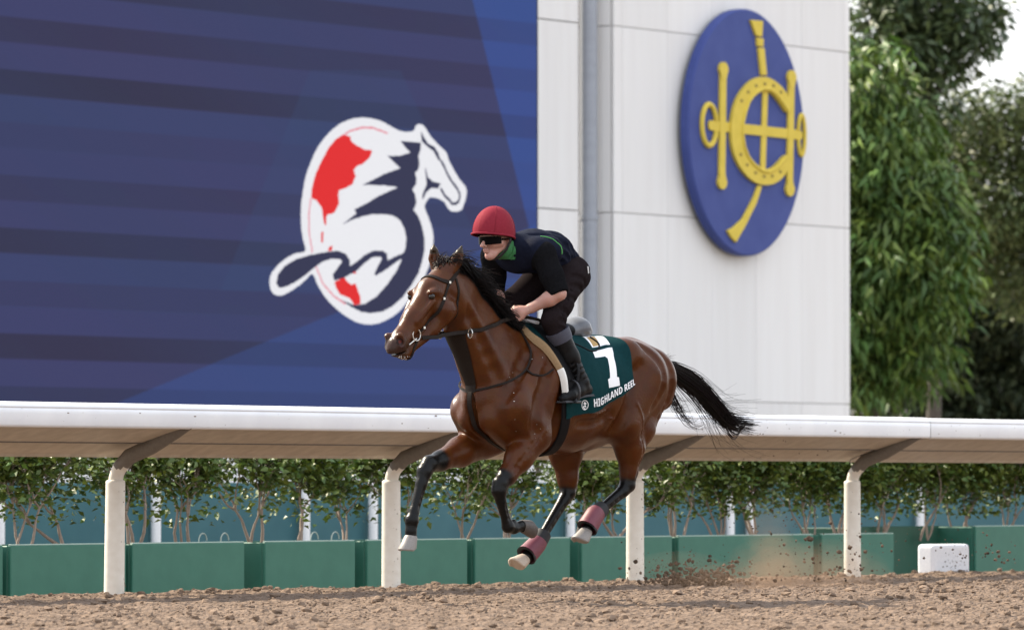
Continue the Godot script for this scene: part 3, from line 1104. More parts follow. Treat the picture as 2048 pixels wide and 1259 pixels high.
func make_screen() -> void:
	var sx0 := 45.0
	var sx1 := 59.06
	var sy0 := 1.15
	var sy1 := 8.15
	var k := 144.0
	var im := Image.create(int((sx1 - sx0) * k), int((sy1 - sy0) * k), false, Image.FORMAT_RGB8)
	var W := im.get_width()
	var Hh := im.get_height()
	# soft-edged bands across, and large pale facets
	var tr := vec2s([57.61, 6.35, 59.3, 6.4, 59.3, 3.2, 59.04, 4.07, 57.3, 8.5, 59.3, 8.5])
	tr = vec2s([56.75, 8.5, 59.4, 8.5, 59.4, 2.6])
	var low := vec2s([50.83, 1.53, 56.55, 3.05, 59.4, 3.9, 59.4, 0.7, 47.7, 0.7])
	var mid := vec2s([54.5, 5.36, 52.83, 2.83, 58.29, 2.98, 56.25, 5.46])
	var up := vec2s([44.9, 8.5, 44.9, 6.6, 56.8, 7.4, 56.6, 8.5])
	for y in Hh:
		var h := sy1 - (y + 0.5) / k
		var ph := fposmod((h - 5.33) / 0.556, 1.0)
		var bi := int(floor((h - 5.33) / 0.556)) + 20
		var dark: float = (smoothstep(0.02, 0.06, ph) - smoothstep(0.5, 0.54, ph)) * [0.75, 0.3, 0.8, 0.45, 0.2, 0.85, 0.6][bi % 7]
		var tint := 0.5 + 0.5 * sin(bi * 2.1 + (1.7 if ph > 0.52 else 0.0))
		var mid_x := row_span(mid, h)
		var low_x := row_span(low, h)
		var tr_x := row_span(tr, h)
		var prev := -1
		var x0 := 0
		for xb in W + 1:
			# pixels of one facet and one 16-pixel cell share a colour
			var key := -1
			if xb < W:
				var pt := Vector2(sx0 + (xb + 0.5) / k, h)
				key = xb / 16 * 8 + (1 if span_in(mid_x, pt.x) else 0) + (2 if span_in(low_x, pt.x) else 0) + (4 if span_in(tr_x, pt.x) else 0)
			if key == prev:
				continue
			if prev >= 0:
				var x := sx0 + (x0 + 0.5) / k
				var c := Color(0.066, 0.068, 0.165)
				c = c.lerp(Color(0.036, 0.033, 0.058), dark * clampf(1.25 - (x - sx0) / 22.0, 0.0, 1.0))
				c = c.lerp(Color(0.045, 0.085, 0.19), 0.45 * tint * (1.0 - dark))
				c = c.lerp(Color(0.04, 0.07, 0.15), 0.25 * (0.5 + 0.5 * sin(x * 0.9 + h * 1.7)))
				if prev & 1:
					c = c.lerp(Color(0.05, 0.105, 0.21), 0.22)
				if prev & 2:
					c = c.lerp(Color(0.05, 0.125, 0.36), 0.42 - 0.12 * dark)
				if prev & 4:
					c = c.lerp(Color(0.05, 0.13, 0.42), 0.62 - 0.2 * dark)
				im.fill_rect(Rect2i(x0, y, xb - x0, 1), Color(c.r * 0.74, c.g * 0.72, c.b * 0.88).linear_to_srgb())
			prev = key
			x0 = xb
	var to_px := func(a: Array) -> PackedVector2Array:
		var r := PackedVector2Array()
		for i in range(0, a.size(), 2):
			r.append(Vector2((a[i] - sx0) * k, (sy1 - a[i + 1]) * k))
		return r
	var white := Color(0.97, 0.97, 0.99)
	var navy := Color(0.034, 0.036, 0.085).linear_to_srgb()
	var red := Color(0.93, 0.17, 0.17)
	fill_poly(im, smooth_closed(to_px.call(LOGO.white)), white)
	for n in ["line1", "line2", "line3"]:
		thick_line(im, to_px.call(LOGO[n]), 1.6, Color(0.95, 0.6, 0.65))
	for n in ["red1", "red2", "red3", "red4", "red5"]:
		fill_poly(im, to_px.call(LOGO[n]), red)
	for n in ["neck", "wave", "fore", "throat"]:
		fill_poly(im, to_px.call(LOGO[n]), navy)
	for n in ["nasal", "mouth"]:
		thick_line(im, to_px.call(LOGO[n]), 2.4, navy)
	# rows of diodes: dark gaps between the rows
	for y in range(0, Hh, 4):
		for xb in range(0, W, 4):
			var c := im.get_pixel(xb, y)
			im.fill_rect(Rect2i(xb, y, mini(4, W - xb), 1), c.darkened(0.12))
	var tex := ImageTexture.create_from_image(im)
	var m := StandardMaterial3D.new()
	m.albedo_color = lin(0.012, 0.012, 0.014)
	m.roughness = 0.75
	m.metallic_specular = 0.15
	m.emission_enabled = true
	m.emission = Color.WHITE
	m.emission_operator = BaseMaterial3D.EMISSION_OP_MULTIPLY
	m.emission_texture = tex
	m.emission_energy_multiplier = 0.44
	var t := thing("led_screen", "huge trackside LED screen showing a horse and globe logo on dark blue", "screen", Vector3((sx0 + sx1) / 2, -0.3, -40.25))
	var q := QuadMesh.new()
	q.size = Vector2(sx1 - sx0, sy1 - sy0)
	var o := part("display", q, m, t)
	o.position = Vector3(0, (sy0 + sy1) / 2 + 0.3, 0.25)
	var body := plain_mat(lin(0.10, 0.10, 0.11), 0.6)
	var bx := part("housing", box_mesh(Vector3(sx1 - sx0, sy1 - sy0, 0.44), 0.02), body, t)
	bx.position = Vector3(0, (sy0 + sy1) / 2 + 0.3, 0.02)
	var base := part("plinth", box_mesh(Vector3(sx1 - sx0 + 2.0, 1.44, 0.5), 0.01), mottled(lin(0.66, 0.65, 0.66), lin(0.75, 0.74, 0.75), 0.7, 0.3, 0.02, 0.0, 93), t)
	base.position = Vector3(-1.0, 0.71, 0.0)

func thick_line(im: Image, p: PackedVector2Array, w: float, c: Color) -> void:
	for i in p.size() - 1:
		var n := (p[i + 1] - p[i]).orthogonal().normalized() * w
		fill_poly(im, PackedVector2Array([p[i] + n, p[i + 1] + n, p[i + 1] - n, p[i] - n]), c)

# ---------------------------------------------------------------- clad tower with the emblem
func make_tower() -> void:
	var clad := []
	for i in 4:
		var v := 0.69 + 0.012 * i
		var m := mottled(lin(v, v * 0.975, v * 0.965), lin(v + 0.04, (v + 0.04) * 0.985, (v + 0.04) * 0.98), 0.55, 0.35, 0.009, 0.0, 100 + i, 0.3)
		m.uv1_scale = Vector3(0.9, 0.06, 0.9)
		clad.append(m)
	var joint := plain_mat(lin(0.42, 0.405, 0.40), 0.9)
	var rows := [-0.54, 1.72, 3.98, 6.24, 8.5]
	var t := thing("clad_tower", "pale panel-clad tower carrying the blue round emblem", "tower", Vector3(63.3, -0.31, -41.2))
	var core := part("core", box_mesh(Vector3(5.47, 8.75, 2.56), 0.02), joint, t)
	core.position = Vector3(63.305 - 63.3, 4.375, 0.02)
	var xs := [60.55, 60.73, 61.74, 62.76, 63.79, 64.89, 65.93, 66.06]
	var cnt := 0
	for i in xs.size() - 1:
		for j in rows.size() - 1:
			var w: float = xs[i + 1] - xs[i]
			var y0 := maxf(rows[j], -0.3)
			var gx := 0.004
			var gy := 0.011
			var p := part("panel", box_mesh(Vector3(w - gx, rows[j + 1] - y0 - gy, 0.03), 0.003), clad[(i * 7 + j * 3) % 4], t)
			p.position = Vector3((xs[i] + xs[i + 1]) / 2 - 63.3, (y0 + rows[j + 1]) / 2 + 0.31, 41.2 - 39.88 - 0.0147 + rnd(-0.0015, 0.0015))
			cnt += 1
	# its flank towards the screen, in two strips
	for j in rows.size() - 1:
		var y0 := maxf(rows[j], -0.3)
		for k in 2:
			var d := 0.52
			var p := part("flank_panel", box_mesh(Vector3(0.026, rows[j + 1] - y0 - 0.014, d - 0.006), 0.004), clad[(j + k) % 4], t)
			p.position = Vector3(60.563 - 63.3 - 0.004, (y0 + rows[j + 1]) / 2 + 0.31, 41.2 - 39.93 - d * (k + 0.5))
	# pier between the screen and the tower
	var pier := thing("screen_pier", "narrow pale clad pier between the screen and the downpipe", "wall", Vector3(59.6, -0.31, -40.6))
	var pc := part("core", box_mesh(Vector3(0.98, 8.7, 1.1), 0.05), joint, pier)
	pc.position = Vector3(-0.02, 4.35, -0.02)
	for j in rows.size() - 1:
		var y0 := maxf(rows[j], -0.3)
		var st := st_new()
		# front face that rounds back at its right edge
		var prof := [Vector2(-0.515, 0.0)]
		for k in 9:
			var a := PI / 2 * k / 8.0
			prof.append(Vector2(0.30 + 0.19 * sin(a), -0.22 + 0.22 * cos(a)))
		prof.append(Vector2(0.49, -0.6))
		for k in prof.size() - 1:
			var p: Vector2 = prof[k]
			var q: Vector2 = prof[k + 1]
			st.set_smooth_group(1)
			var b0 := y0 + 0.31 + 0.007
			var b1: float = rows[j + 1] + 0.31 - 0.007
			for v in [Vector3(p.x, b0, p.y), Vector3(p.x, b1, p.y), Vector3(q.x, b1, q.y), Vector3(p.x, b0, p.y), Vector3(q.x, b1, q.y), Vector3(q.x, b0, q.y)]:
				st.add_vertex(v)
		var o := part("panel", done(st), clad[j % 2], pier)
		o.position = Vector3(0, 0, 0.6)
	# downpipe in the recess
	var steel := mottled(lin(0.26, 0.28, 0.32), lin(0.32, 0.34, 0.39), 0.45, 1.0, 0.01, 0.0, 111)
	var dp := thing("downpipe", "grey vertical downpipe in the recess beside the tower", "pipe", Vector3(60.36, -0.31, -40.12))
	var b := part("pipe", tube_mesh([Vector3(0, 0, 0), Vector3(0, 8.7, 0)], [0.105, 0.105], 20), steel, dp)
	for y in [1.4, 4.2, 7.0]:
		part("clamp", tube_mesh([Vector3(0, y, 0), Vector3(0, y + 0.05, 0)], [0.115, 0.115], 20), steel, dp)

const EMBLEM := {
	"shoe": [0.312, 0.283, 0.379, 0.343, 0.312, 0.448, 0.159, 0.574, -0.045, 0.657, -0.247, 0.694, -0.474, 0.668, -0.675, 0.582, -0.85, 0.453, -0.974, 0.3, -1.049, 0.11, -1.064, -0.05, -1.024, -0.234, -0.925, -0.389, -0.775, -0.515, -0.575, -0.613, -0.348, -0.657, -0.095, -0.641, 0.108, -0.571, 0.261, -0.457, 0.353, -0.318, 0.312, -0.264, 0.21, -0.268, 0.083, -0.344, -0.045, -0.417, -0.197, -0.458, -0.348, -0.449, -0.524, -0.384, -0.65, -0.296, -0.725, -0.193, -0.765, -0.062, -0.765, 0.071, -0.71, 0.207, -0.625, 0.345, -0.499, 0.445, -0.323, 0.508, -0.146, 0.509, 0.006, 0.445, 0.134, 0.358, 0.236, 0.285],
	"whip1": [-0.585, 1.387, -0.288, 1.393, -0.308, 1.191, -0.449, 1.196],
	"whip2": [-0.434, 1.178, -0.272, 1.172, -0.283, 1.067, -0.419, 1.069],
	"whip3": [-0.399, 1.052, -0.257, 1.055, -0.197, 0.716, -0.333, 0.713],
	"tail": [-0.409, -0.673, -0.318, -0.669, -0.373, -0.779, -0.449, -0.902, -0.575, -1.04, -0.71, -1.192, -0.925, -1.399, -1.024, -1.349, -1.133, -1.26, -0.999, -1.22, -0.775, -1.101, -0.625, -0.949, -0.499, -0.81],
	"barl": [-1.213, 0.725, -1.247, -0.654],
	"barr": [0.394, 0.716, 0.348, -0.677],
	"cross": [-1.484, 0.028, 0.595, 0.009],
	"vert": [-0.217, 0.441, -0.278, -0.392],
	"ringl": [-1.504, 0.029, -1.69, 0.02, -1.504, 0.288],
	"ringr": [0.61, 0.009, 0.518, 0.005, 0.61, 0.266],
	"nails": [-0.825, 0.366, -0.67, 0.481, -0.484, 0.571, -0.278, 0.604, -0.075, 0.594, 0.103, 0.523, -0.845, -0.305, -0.695, -0.426, -0.499, -0.516, -0.298, -0.553, -0.105, -0.54, 0.083, -0.478],
}

func make_emblem() -> void:
	var blue := mottled(lin(0.052, 0.072, 0.235), lin(0.066, 0.09, 0.27), 0.5, 0.4, 0.01, 0.0, 121, 0.2)
	var gold := mottled(lin(0.60, 0.455, 0.07), lin(0.68, 0.52, 0.09), 0.5, 0.8, 0.01, 0.0, 122, 0.2)
	var hole := plain_mat(lin(0.20, 0.14, 0.03), 0.7)
	var t := thing("club_emblem", "round blue wall emblem with yellow horseshoe, whip and bit in relief", "emblem", Vector3(63.9, 5.09, -39.86))
	var cx := -0.615
	var cy := -0.018
	var out := PackedVector2Array()
	for i in 72:
		out.append(Vector2(cx + 1.36 * cos(TAU * i / 72), cy + 1.54 * sin(TAU * i / 72)))
	part("disc", extrude(out, 0.05, 0.17, 0.02), blue, t)
	var z0 := 0.165
	var z1 := 0.205
	part("horseshoe", extrude(smooth_closed(vec2s(EMBLEM.shoe)), z0, z1 + 0.012, 0.0), gold, t)
	# raised inner rim of the shoe
	var n := vec2s(EMBLEM.nails)
	for i in n.size():
		var o := part("nail_hole", box_mesh(Vector3(0.05, 0.035, 0.006), 0.002), hole, t)
		o.position = Vector3(n[i].x, n[i].y, z1 + 0.0145)
	var groove := vec2s(EMBLEM.shoe)
	var rim := PackedVector2Array()
	for i in range(22, 40):
		rim.append(groove[i])
	var st := st_new()
	var rp := []
	var rr := []
	var centre := Vector2(-0.2, 0.03)
	for p in rim:
		var q := p + (p - centre).normalized() * 0.035
		rp.append(Vector3(q.x, q.y, z1 + 0.012))
		rr.append(0.022)
	tube(st, rp, rr, 8)
	part("inner_rim", done(st), gold, t)
	for w in ["whip1", "whip2", "whip3"]:
		part("whip_handle", extrude(vec2s(EMBLEM[w]), z0, z1, 0.008), gold, t)
	part("whip_lash", extrude(vec2s(EMBLEM.tail), z0, z1, 0.008), gold, t)
	var bl := vec2s(EMBLEM.barl)
	var br := vec2s(EMBLEM.barr)
	for b in [bl, br]:
		part("bit_cheek", extrude(capsule2d(b[0], b[1], 0.068, 0.068), z0, z1 - 0.004, 0.0), gold, t)
		for e in 2:
			part("bit_knob", extrude(capsule2d(b[e], b[e] + Vector2(0, 0.06 if e == 1 else -0.06), 0.10, 0.07), z0, z1 + 0.004, 0.0), gold, t)
	var cr := vec2s(EMBLEM.cross)
	part("mouthpiece", extrude(capsule2d(cr[0], cr[1], 0.062, 0.062), z0, z1 - 0.010, 0.0), gold, t)
	var ve := vec2s(EMBLEM.vert)
	part("whip_shaft", extrude(capsule2d(ve[0] + Vector2(0, 0.1), ve[1] - Vector2(0, 0.1), 0.058, 0.058), z0, z1 - 0.014, 0.0), gold, t)
	for r in [vec2s(EMBLEM.ringl), vec2s(EMBLEM.ringr)]:
		var s := st_new()
		var pts := []
		var rad := []
		var flip := -1.0 if r[0].x < 0 else 1.0
		for i in 25:
			var a := deg_to_rad(lerpf(14, 346, i / 24.0))
			pts.append(Vector3(r[0].x - flip * (0.165 if flip < 0 else 0.08) * cos(a) + flip * 0.03, r[0].y + 0.255 * sin(a), z0 + 0.02))
			rad.append(0.036 if flip < 0 else 0.03)
		tube(s, pts, rad, 8)
		part("bit_ring", done(s), gold, t)

# ---------------------------------------------------------------- trees
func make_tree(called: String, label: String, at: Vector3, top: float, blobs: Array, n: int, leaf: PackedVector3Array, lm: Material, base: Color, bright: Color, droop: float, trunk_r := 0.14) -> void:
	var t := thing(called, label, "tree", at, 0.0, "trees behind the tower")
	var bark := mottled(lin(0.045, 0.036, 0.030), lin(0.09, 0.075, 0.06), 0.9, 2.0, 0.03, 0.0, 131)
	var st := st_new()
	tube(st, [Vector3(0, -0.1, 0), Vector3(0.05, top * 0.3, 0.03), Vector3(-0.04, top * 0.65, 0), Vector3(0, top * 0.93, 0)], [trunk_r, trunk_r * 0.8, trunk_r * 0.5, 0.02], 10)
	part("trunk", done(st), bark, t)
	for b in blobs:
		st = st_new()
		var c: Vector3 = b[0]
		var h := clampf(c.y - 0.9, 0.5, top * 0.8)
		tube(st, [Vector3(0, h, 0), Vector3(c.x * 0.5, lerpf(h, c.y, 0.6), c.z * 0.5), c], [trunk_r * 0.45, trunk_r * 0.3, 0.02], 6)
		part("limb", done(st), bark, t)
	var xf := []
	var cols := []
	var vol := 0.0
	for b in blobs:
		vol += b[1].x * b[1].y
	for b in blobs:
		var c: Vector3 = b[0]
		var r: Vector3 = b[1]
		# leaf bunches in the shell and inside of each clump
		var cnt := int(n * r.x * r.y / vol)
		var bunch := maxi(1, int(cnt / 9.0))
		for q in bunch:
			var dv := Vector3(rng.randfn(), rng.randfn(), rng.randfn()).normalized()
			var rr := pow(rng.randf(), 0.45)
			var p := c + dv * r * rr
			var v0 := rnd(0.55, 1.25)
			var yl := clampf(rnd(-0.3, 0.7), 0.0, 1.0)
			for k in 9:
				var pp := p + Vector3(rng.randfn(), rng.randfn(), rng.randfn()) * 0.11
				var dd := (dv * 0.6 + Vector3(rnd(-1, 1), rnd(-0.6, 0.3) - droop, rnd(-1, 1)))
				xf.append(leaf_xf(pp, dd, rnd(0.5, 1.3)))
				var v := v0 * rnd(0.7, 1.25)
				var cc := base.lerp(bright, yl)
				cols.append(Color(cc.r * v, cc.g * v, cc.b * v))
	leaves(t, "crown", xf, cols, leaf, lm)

func make_trees() -> void:
	var lm := leaf_mat()
	var big := leaf_mesh(0.22, 0.062, 0.30)
	var small := leaf_mesh(0.13, 0.06, 0.1)
	# world right and away directions of the camera, only to set the clumps side by side
	var R := Vector3(cos(CAM_TURN), 0, sin(CAM_TURN))
	var A := Vector3(sin(CAM_TURN), 0, -cos(CAM_TURN))
	# nearest tree: long drooping leaves
	var b1 := []
	for q in [[-0.2, 6.3, 0.75, 0.7], [0.15, 5.6, 0.95, 0.75], [-0.5, 5.2, 0.9, 0.8], [0.45, 4.7, 1.0, 0.8], [-0.2, 4.2, 1.0, 0.8], [0.5, 3.8, 1.1, 0.8], [0.2, 3.1, 1.1, 0.75], [-0.4, 3.0, 0.9, 0.8], [0.4, 2.45, 0.95, 0.55], [-0.3, 2.1, 0.8, 0.45], [0.75, 4.2, 0.75, 0.6], [0.75, 3.3, 0.7, 0.6]]:
		b1.append([R * q[0] + A * rnd(-0.6, 0.6) + Vector3(0, q[1] + 0.31, 0), Vector3(q[2], q[3], q[2])])
	make_tree("broadleaf_tree", "bright green tree with long drooping leaves beside the tower", A * 84.0 + R * 4.98 + Vector3(0, -0.31, 0), 6.9, b1, 21000, big, lm, Color(0.085, 0.155, 0.042), Color(0.20, 0.26, 0.05), 0.6)
	# tall dark one whose branches reach across the top
	var b2 := []
	for q in [[0.0, 7.9, 0.9, 0.6], [0.62, 7.75, 0.55, 0.4], [-0.8, 7.5, 0.9, 0.7], [0.25, 7.2, 0.5, 0.3], [-0.3, 6.6, 0.8, 0.6], [-0.4, 8.5, 0.9, 0.6], [0.95, 8.1, 0.3, 0.2], [-0.5, 5.6, 0.8, 0.7]]:
		b2.append([R * q[0] + A * rnd(-0.4, 0.4) + Vector3(0, q[1] + 0.31, 0), Vector3(q[2], q[3], q[2])])
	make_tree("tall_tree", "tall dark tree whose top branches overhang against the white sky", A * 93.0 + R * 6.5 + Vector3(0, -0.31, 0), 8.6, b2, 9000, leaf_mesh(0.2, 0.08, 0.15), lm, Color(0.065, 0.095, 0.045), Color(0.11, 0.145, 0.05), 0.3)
	# vine-hung tree at the right edge
	var b3 := []
	for q in [[-2.2, 6.75, 0.7, 0.5], [-1.2, 6.9, 0.8, 0.5], [-2.6, 6.3, 0.8, 0.7], [-1.5, 6.3, 0.9, 0.7], [-2.9, 5.7, 0.8, 0.7], [-1.9, 5.4, 1.0, 0.8], [-1.0, 5.3, 0.9, 0.9], [-2.5, 4.6, 0.9, 0.7], [-1.5, 4.3, 1.0, 0.8], [-0.3, 6.5, 1.0, 0.9], [-0.3, 4.5, 1.0, 0.9]]:
		b3.append([R * q[0] + A * rnd(-0.6, 0.6) + Vector3(0, q[1] + 0.31, 0), Vector3(q[2], q[3], q[2])])
	make_tree("vine_tree", "sunlit fine-leaved tree hung with vines at the right edge", A * 99.0 + R * 10.0 + Vector3(0, -0.31, 0), 6.4, b3, 30000, small, lm, Color(0.095, 0.13, 0.05), Color(0.19, 0.21, 0.08), 0.2)
	# dark mass below
	var b4 := []
	for q in [[-1.0, 4.3, 1.0, 0.8], [0.0, 3.7, 1.1, 0.9], [1.1, 3.6, 1.1, 0.9], [-0.8, 3.0, 1.0, 0.8], [0.3, 2.5, 1.1, 0.8], [1.3, 2.4, 1.0, 0.8], [-0.9, 1.8, 0.8, 0.5], [0.4, 1.5, 0.9, 0.5], [1.6, 1.5, 0.8, 0.45]]:
		b4.append([R * q[0] + A * rnd(-0.6, 0.6) + Vector3(0, q[1] + 0.31, 0), Vector3(q[2], q[3], q[2])])
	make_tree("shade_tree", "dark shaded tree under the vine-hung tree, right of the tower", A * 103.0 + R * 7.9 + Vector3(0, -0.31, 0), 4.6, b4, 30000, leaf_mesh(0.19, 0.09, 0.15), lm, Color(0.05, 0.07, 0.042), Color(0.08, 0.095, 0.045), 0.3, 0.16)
	var b5 := []
	for q in [[-2.0, 4.5, 1.6, 1.6], [0.5, 5.0, 1.8, 1.5], [2.5, 4.8, 1.8, 1.6], [-0.5, 3.0, 1.8, 1.0], [1.8, 3.0, 1.7, 1.0]]:
		b5.append([R * q[0] + A * rnd(-0.6, 0.6) + Vector3(0, q[1] + 0.31, 0), Vector3(q[2], q[3], q[2])])
	make_tree("far_tree", "broad tree filling the gap far behind the others", A * 116.0 + R * 8.4 + Vector3(0, -0.31, 0), 6.0, b5, 22000, leaf_mesh(0.2, 0.1, 0.15), lm, Color(0.03, 0.055, 0.025), Color(0.07, 0.10, 0.035), 0.3, 0.2)
	# low wall behind the trunks
	var w := thing("boundary_wall", "low beige wall seen under the trees beside the tower", "wall", A * 108.0 + R * 7.2 + Vector3(0, -0.31, 0), CAM_TURN * -1.0 + 0.25)
	var wm := mottled(lin(0.30, 0.27, 0.23), lin(0.42, 0.38, 0.33), 0.9, 0.4, 0.02, 0.0, 141)
	var ww := part("wall", box_mesh(Vector3(9, 2.25, 0.25), 0.02), wm, w)
	ww.position = Vector3(0, 1.12, 0)
	var wc := part("coping", box_mesh(Vector3(9, 0.12, 0.35), 0.02), mottled(lin(0.5, 0.47, 0.42), lin(0.6, 0.57, 0.5), 0.9, 0.4, 0.02, 0.0, 142), w)
	wc.position = Vector3(0, 2.312, 0)

# ---------------------------------------------------------------- the horse; x forward, y up, z to its right (far) side
const HORSE_AT := Vector3(29.283, 0, -19.704)
const HORSE_TURN := 3.04290910 # 174.35 degrees
var horse: Field
var head: Field
var skin0: Field # the body before its grooves are cut: straps lie on this

func V(f: float, h: float, l: float) -> Vector3: # l: towards its near (left) side
	return Vector3(f, h, -l)

func legs_of(f: Field) -> void:
	# near fore, folded
	f.chain([[0.56, 1.14, -0.15, 0.12], [0.40, 0.985, -0.165, 0.105]], 0.05)
	f.chain([[0.40, 0.97, -0.165, 0.098], [0.52, 0.85, -0.158, 0.080], [0.62, 0.745, -0.152, 0.052], [0.675, 0.70, -0.15, 0.046]], 0.03)
	f.chain([[0.68, 0.70, -0.15, 0.046], [0.69, 0.66, -0.15, 0.043], [0.668, 0.60, -0.147, 0.030], [0.61, 0.48, -0.141, 0.027], [0.596, 0.452, -0.14, 0.035], [0.545, 0.440, -0.14, 0.030], [0.485, 0.455, -0.14, 0.033]], 0.015)
	f.bone(V(0.55, 0.475, 0.14), V(0.56, 0.465, 0.14), 0.022, 0.02, 1.0, 0.015)
	# far fore, reaching forward
	f.chain([[0.58, 1.12, 0.15, 0.12], [0.47, 0.96, 0.165, 0.11]], 0.05)
	f.chain([[0.48, 0.95, 0.165, 0.105], [0.68, 0.885, 0.155, 0.085], [0.86, 0.835, 0.145, 0.056], [0.965, 0.815, 0.14, 0.049]], 0.03)
	f.chain([[0.97, 0.815, 0.14, 0.049], [1.015, 0.77, 0.138, 0.043], [1.045, 0.70, 0.136, 0.033], [1.115, 0.54, 0.131, 0.029], [1.135, 0.49, 0.13, 0.038], [1.143, 0.43, 0.13, 0.031], [1.142, 0.395, 0.13, 0.035]], 0.015)
	# near hind
	f.chain([[-0.60, 1.32, -0.13, 0.19], [-0.42, 1.06, -0.165, 0.115]], 0.05)
	f.chain([[-0.80, 1.31, -0.11, 0.13], [-0.625, 1.02, -0.14, 0.080], [-0.545, 0.88, -0.15, 0.048]], 0.05)
	f.chain([[-0.43, 1.06, -0.165, 0.115], [-0.505, 0.90, -0.158, 0.084], [-0.505, 0.78, -0.153, 0.052], [-0.488, 0.70, -0.15, 0.045]], 0.035)
	f.chain([[-0.57, 0.90, -0.15, 0.026], [-0.535, 0.745, -0.15, 0.021], [-0.53, 0.705, -0.15, 0.028]], 0.015)
	f.chain([[-0.495, 0.69, -0.15, 0.047], [-0.45, 0.655, -0.148, 0.036], [-0.25, 0.545, -0.142, 0.029], [-0.205, 0.52, -0.14, 0.037], [-0.16, 0.465, -0.14, 0.031], [-0.135, 0.435, -0.14, 0.035]], 0.015)
	# far hind
	f.chain([[-0.58, 1.32, 0.13, 0.19], [-0.24, 1.02, 0.16, 0.12]], 0.05)
	f.chain([[-0.78, 1.30, 0.11, 0.13], [-0.42, 1.00, 0.14, 0.09], [-0.33, 0.88, 0.13, 0.055]], 0.05)
	f.chain([[-0.23, 1.03, 0.155, 0.115], [-0.265, 0.87, 0.135, 0.094], [-0.272, 0.74, 0.125, 0.061], [-0.262, 0.655, 0.12, 0.046]], 0.035)
	f.chain([[-0.355, 0.90, 0.13, 0.028], [-0.315, 0.72, 0.12, 0.021], [-0.312, 0.675, 0.12, 0.028]], 0.015)
	f.chain([[-0.265, 0.645, 0.12, 0.047], [-0.225, 0.605, 0.118, 0.036], [-0.01, 0.385, 0.111, 0.029], [0.033, 0.344, 0.11, 0.037], [0.095, 0.295, 0.11, 0.032], [0.12, 0.272, 0.11, 0.036]], 0.015)

func trunk_of(f: Field) -> void:
	f.chain([[0.62, 1.18, 0, 0.155, 1.05], [0.45, 1.19, 0, 0.27, 0.80], [0.22, 1.24, 0, 0.362, 0.67], [-0.05, 1.222, 0, 0.338, 0.82], [-0.32, 1.25, 0, 0.308, 0.90], [-0.52, 1.295, 0, 0.268, 0.93], [-0.68, 1.33, 0, 0.235, 0.95], [-0.83, 1.335, 0, 0.155, 0.95]], 0.05)
	f.bone(V(0.30, 1.54, 0), V(0.05, 1.52, 0), 0.075, 0.06, 0.7, 0.08)
	f.bone(V(-0.88, 1.39, 0), V(-0.99, 1.38, 0), 0.075, 0.04, 0.9, 0.06)
	for s: float in [-1.0, 1.0]:
		f.bone(V(0.22, 1.46, s * 0.12), V(0.58, 1.15, s * 0.14), 0.10, 0.115, 1.0, 0.05)
		f.bone(V(0.30, 1.30, s * 0.165), V(0.37, 1.02, s * 0.165), 0.115, 0.09, 1.0, 0.05)
		f.bone(V(0.655, 1.08, s * 0.065), V(0.45, 0.96, s * 0.08), 0.095, 0.09, 1.0, 0.03)
		f.bone(V(-0.47, 1.44, s * 0.14), V(-0.78, 1.37, s * 0.11), 0.125, 0.125, 1.0, 0.05)
		f.bone(V(-0.46, 1.48, s * 0.185), V(-0.48, 1.44, s * 0.195), 0.05, 0.05, 1.0, 0.05)
		f.bone(V(-0.80, 1.40, s * 0.09), V(-0.86, 1.22, s * 0.105), 0.10, 0.085, 1.0, 0.04)
	# sheath and belly line
	f.bone(V(-0.28, 0.955, 0), V(-0.42, 1.0, 0), 0.06, 0.07, 1.0, 0.06)

func neck_of(f: Field) -> void:
	f.chain([[0.38, 1.34, 0, 0.27, 0.60], [0.58, 1.44, 0, 0.225, 0.56], [0.74, 1.615, 0, 0.175, 0.54], [0.875, 1.80, 0, 0.132, 0.60], [0.965, 1.885, 0, 0.105, 0.72]], 0.05)
	for s: float in [-1.0, 1.0]:
		f.bone(V(0.98, 1.80, s * 0.05), V(0.60, 1.28, s * 0.085), 0.045, 0.07, 1.0, 0.12)

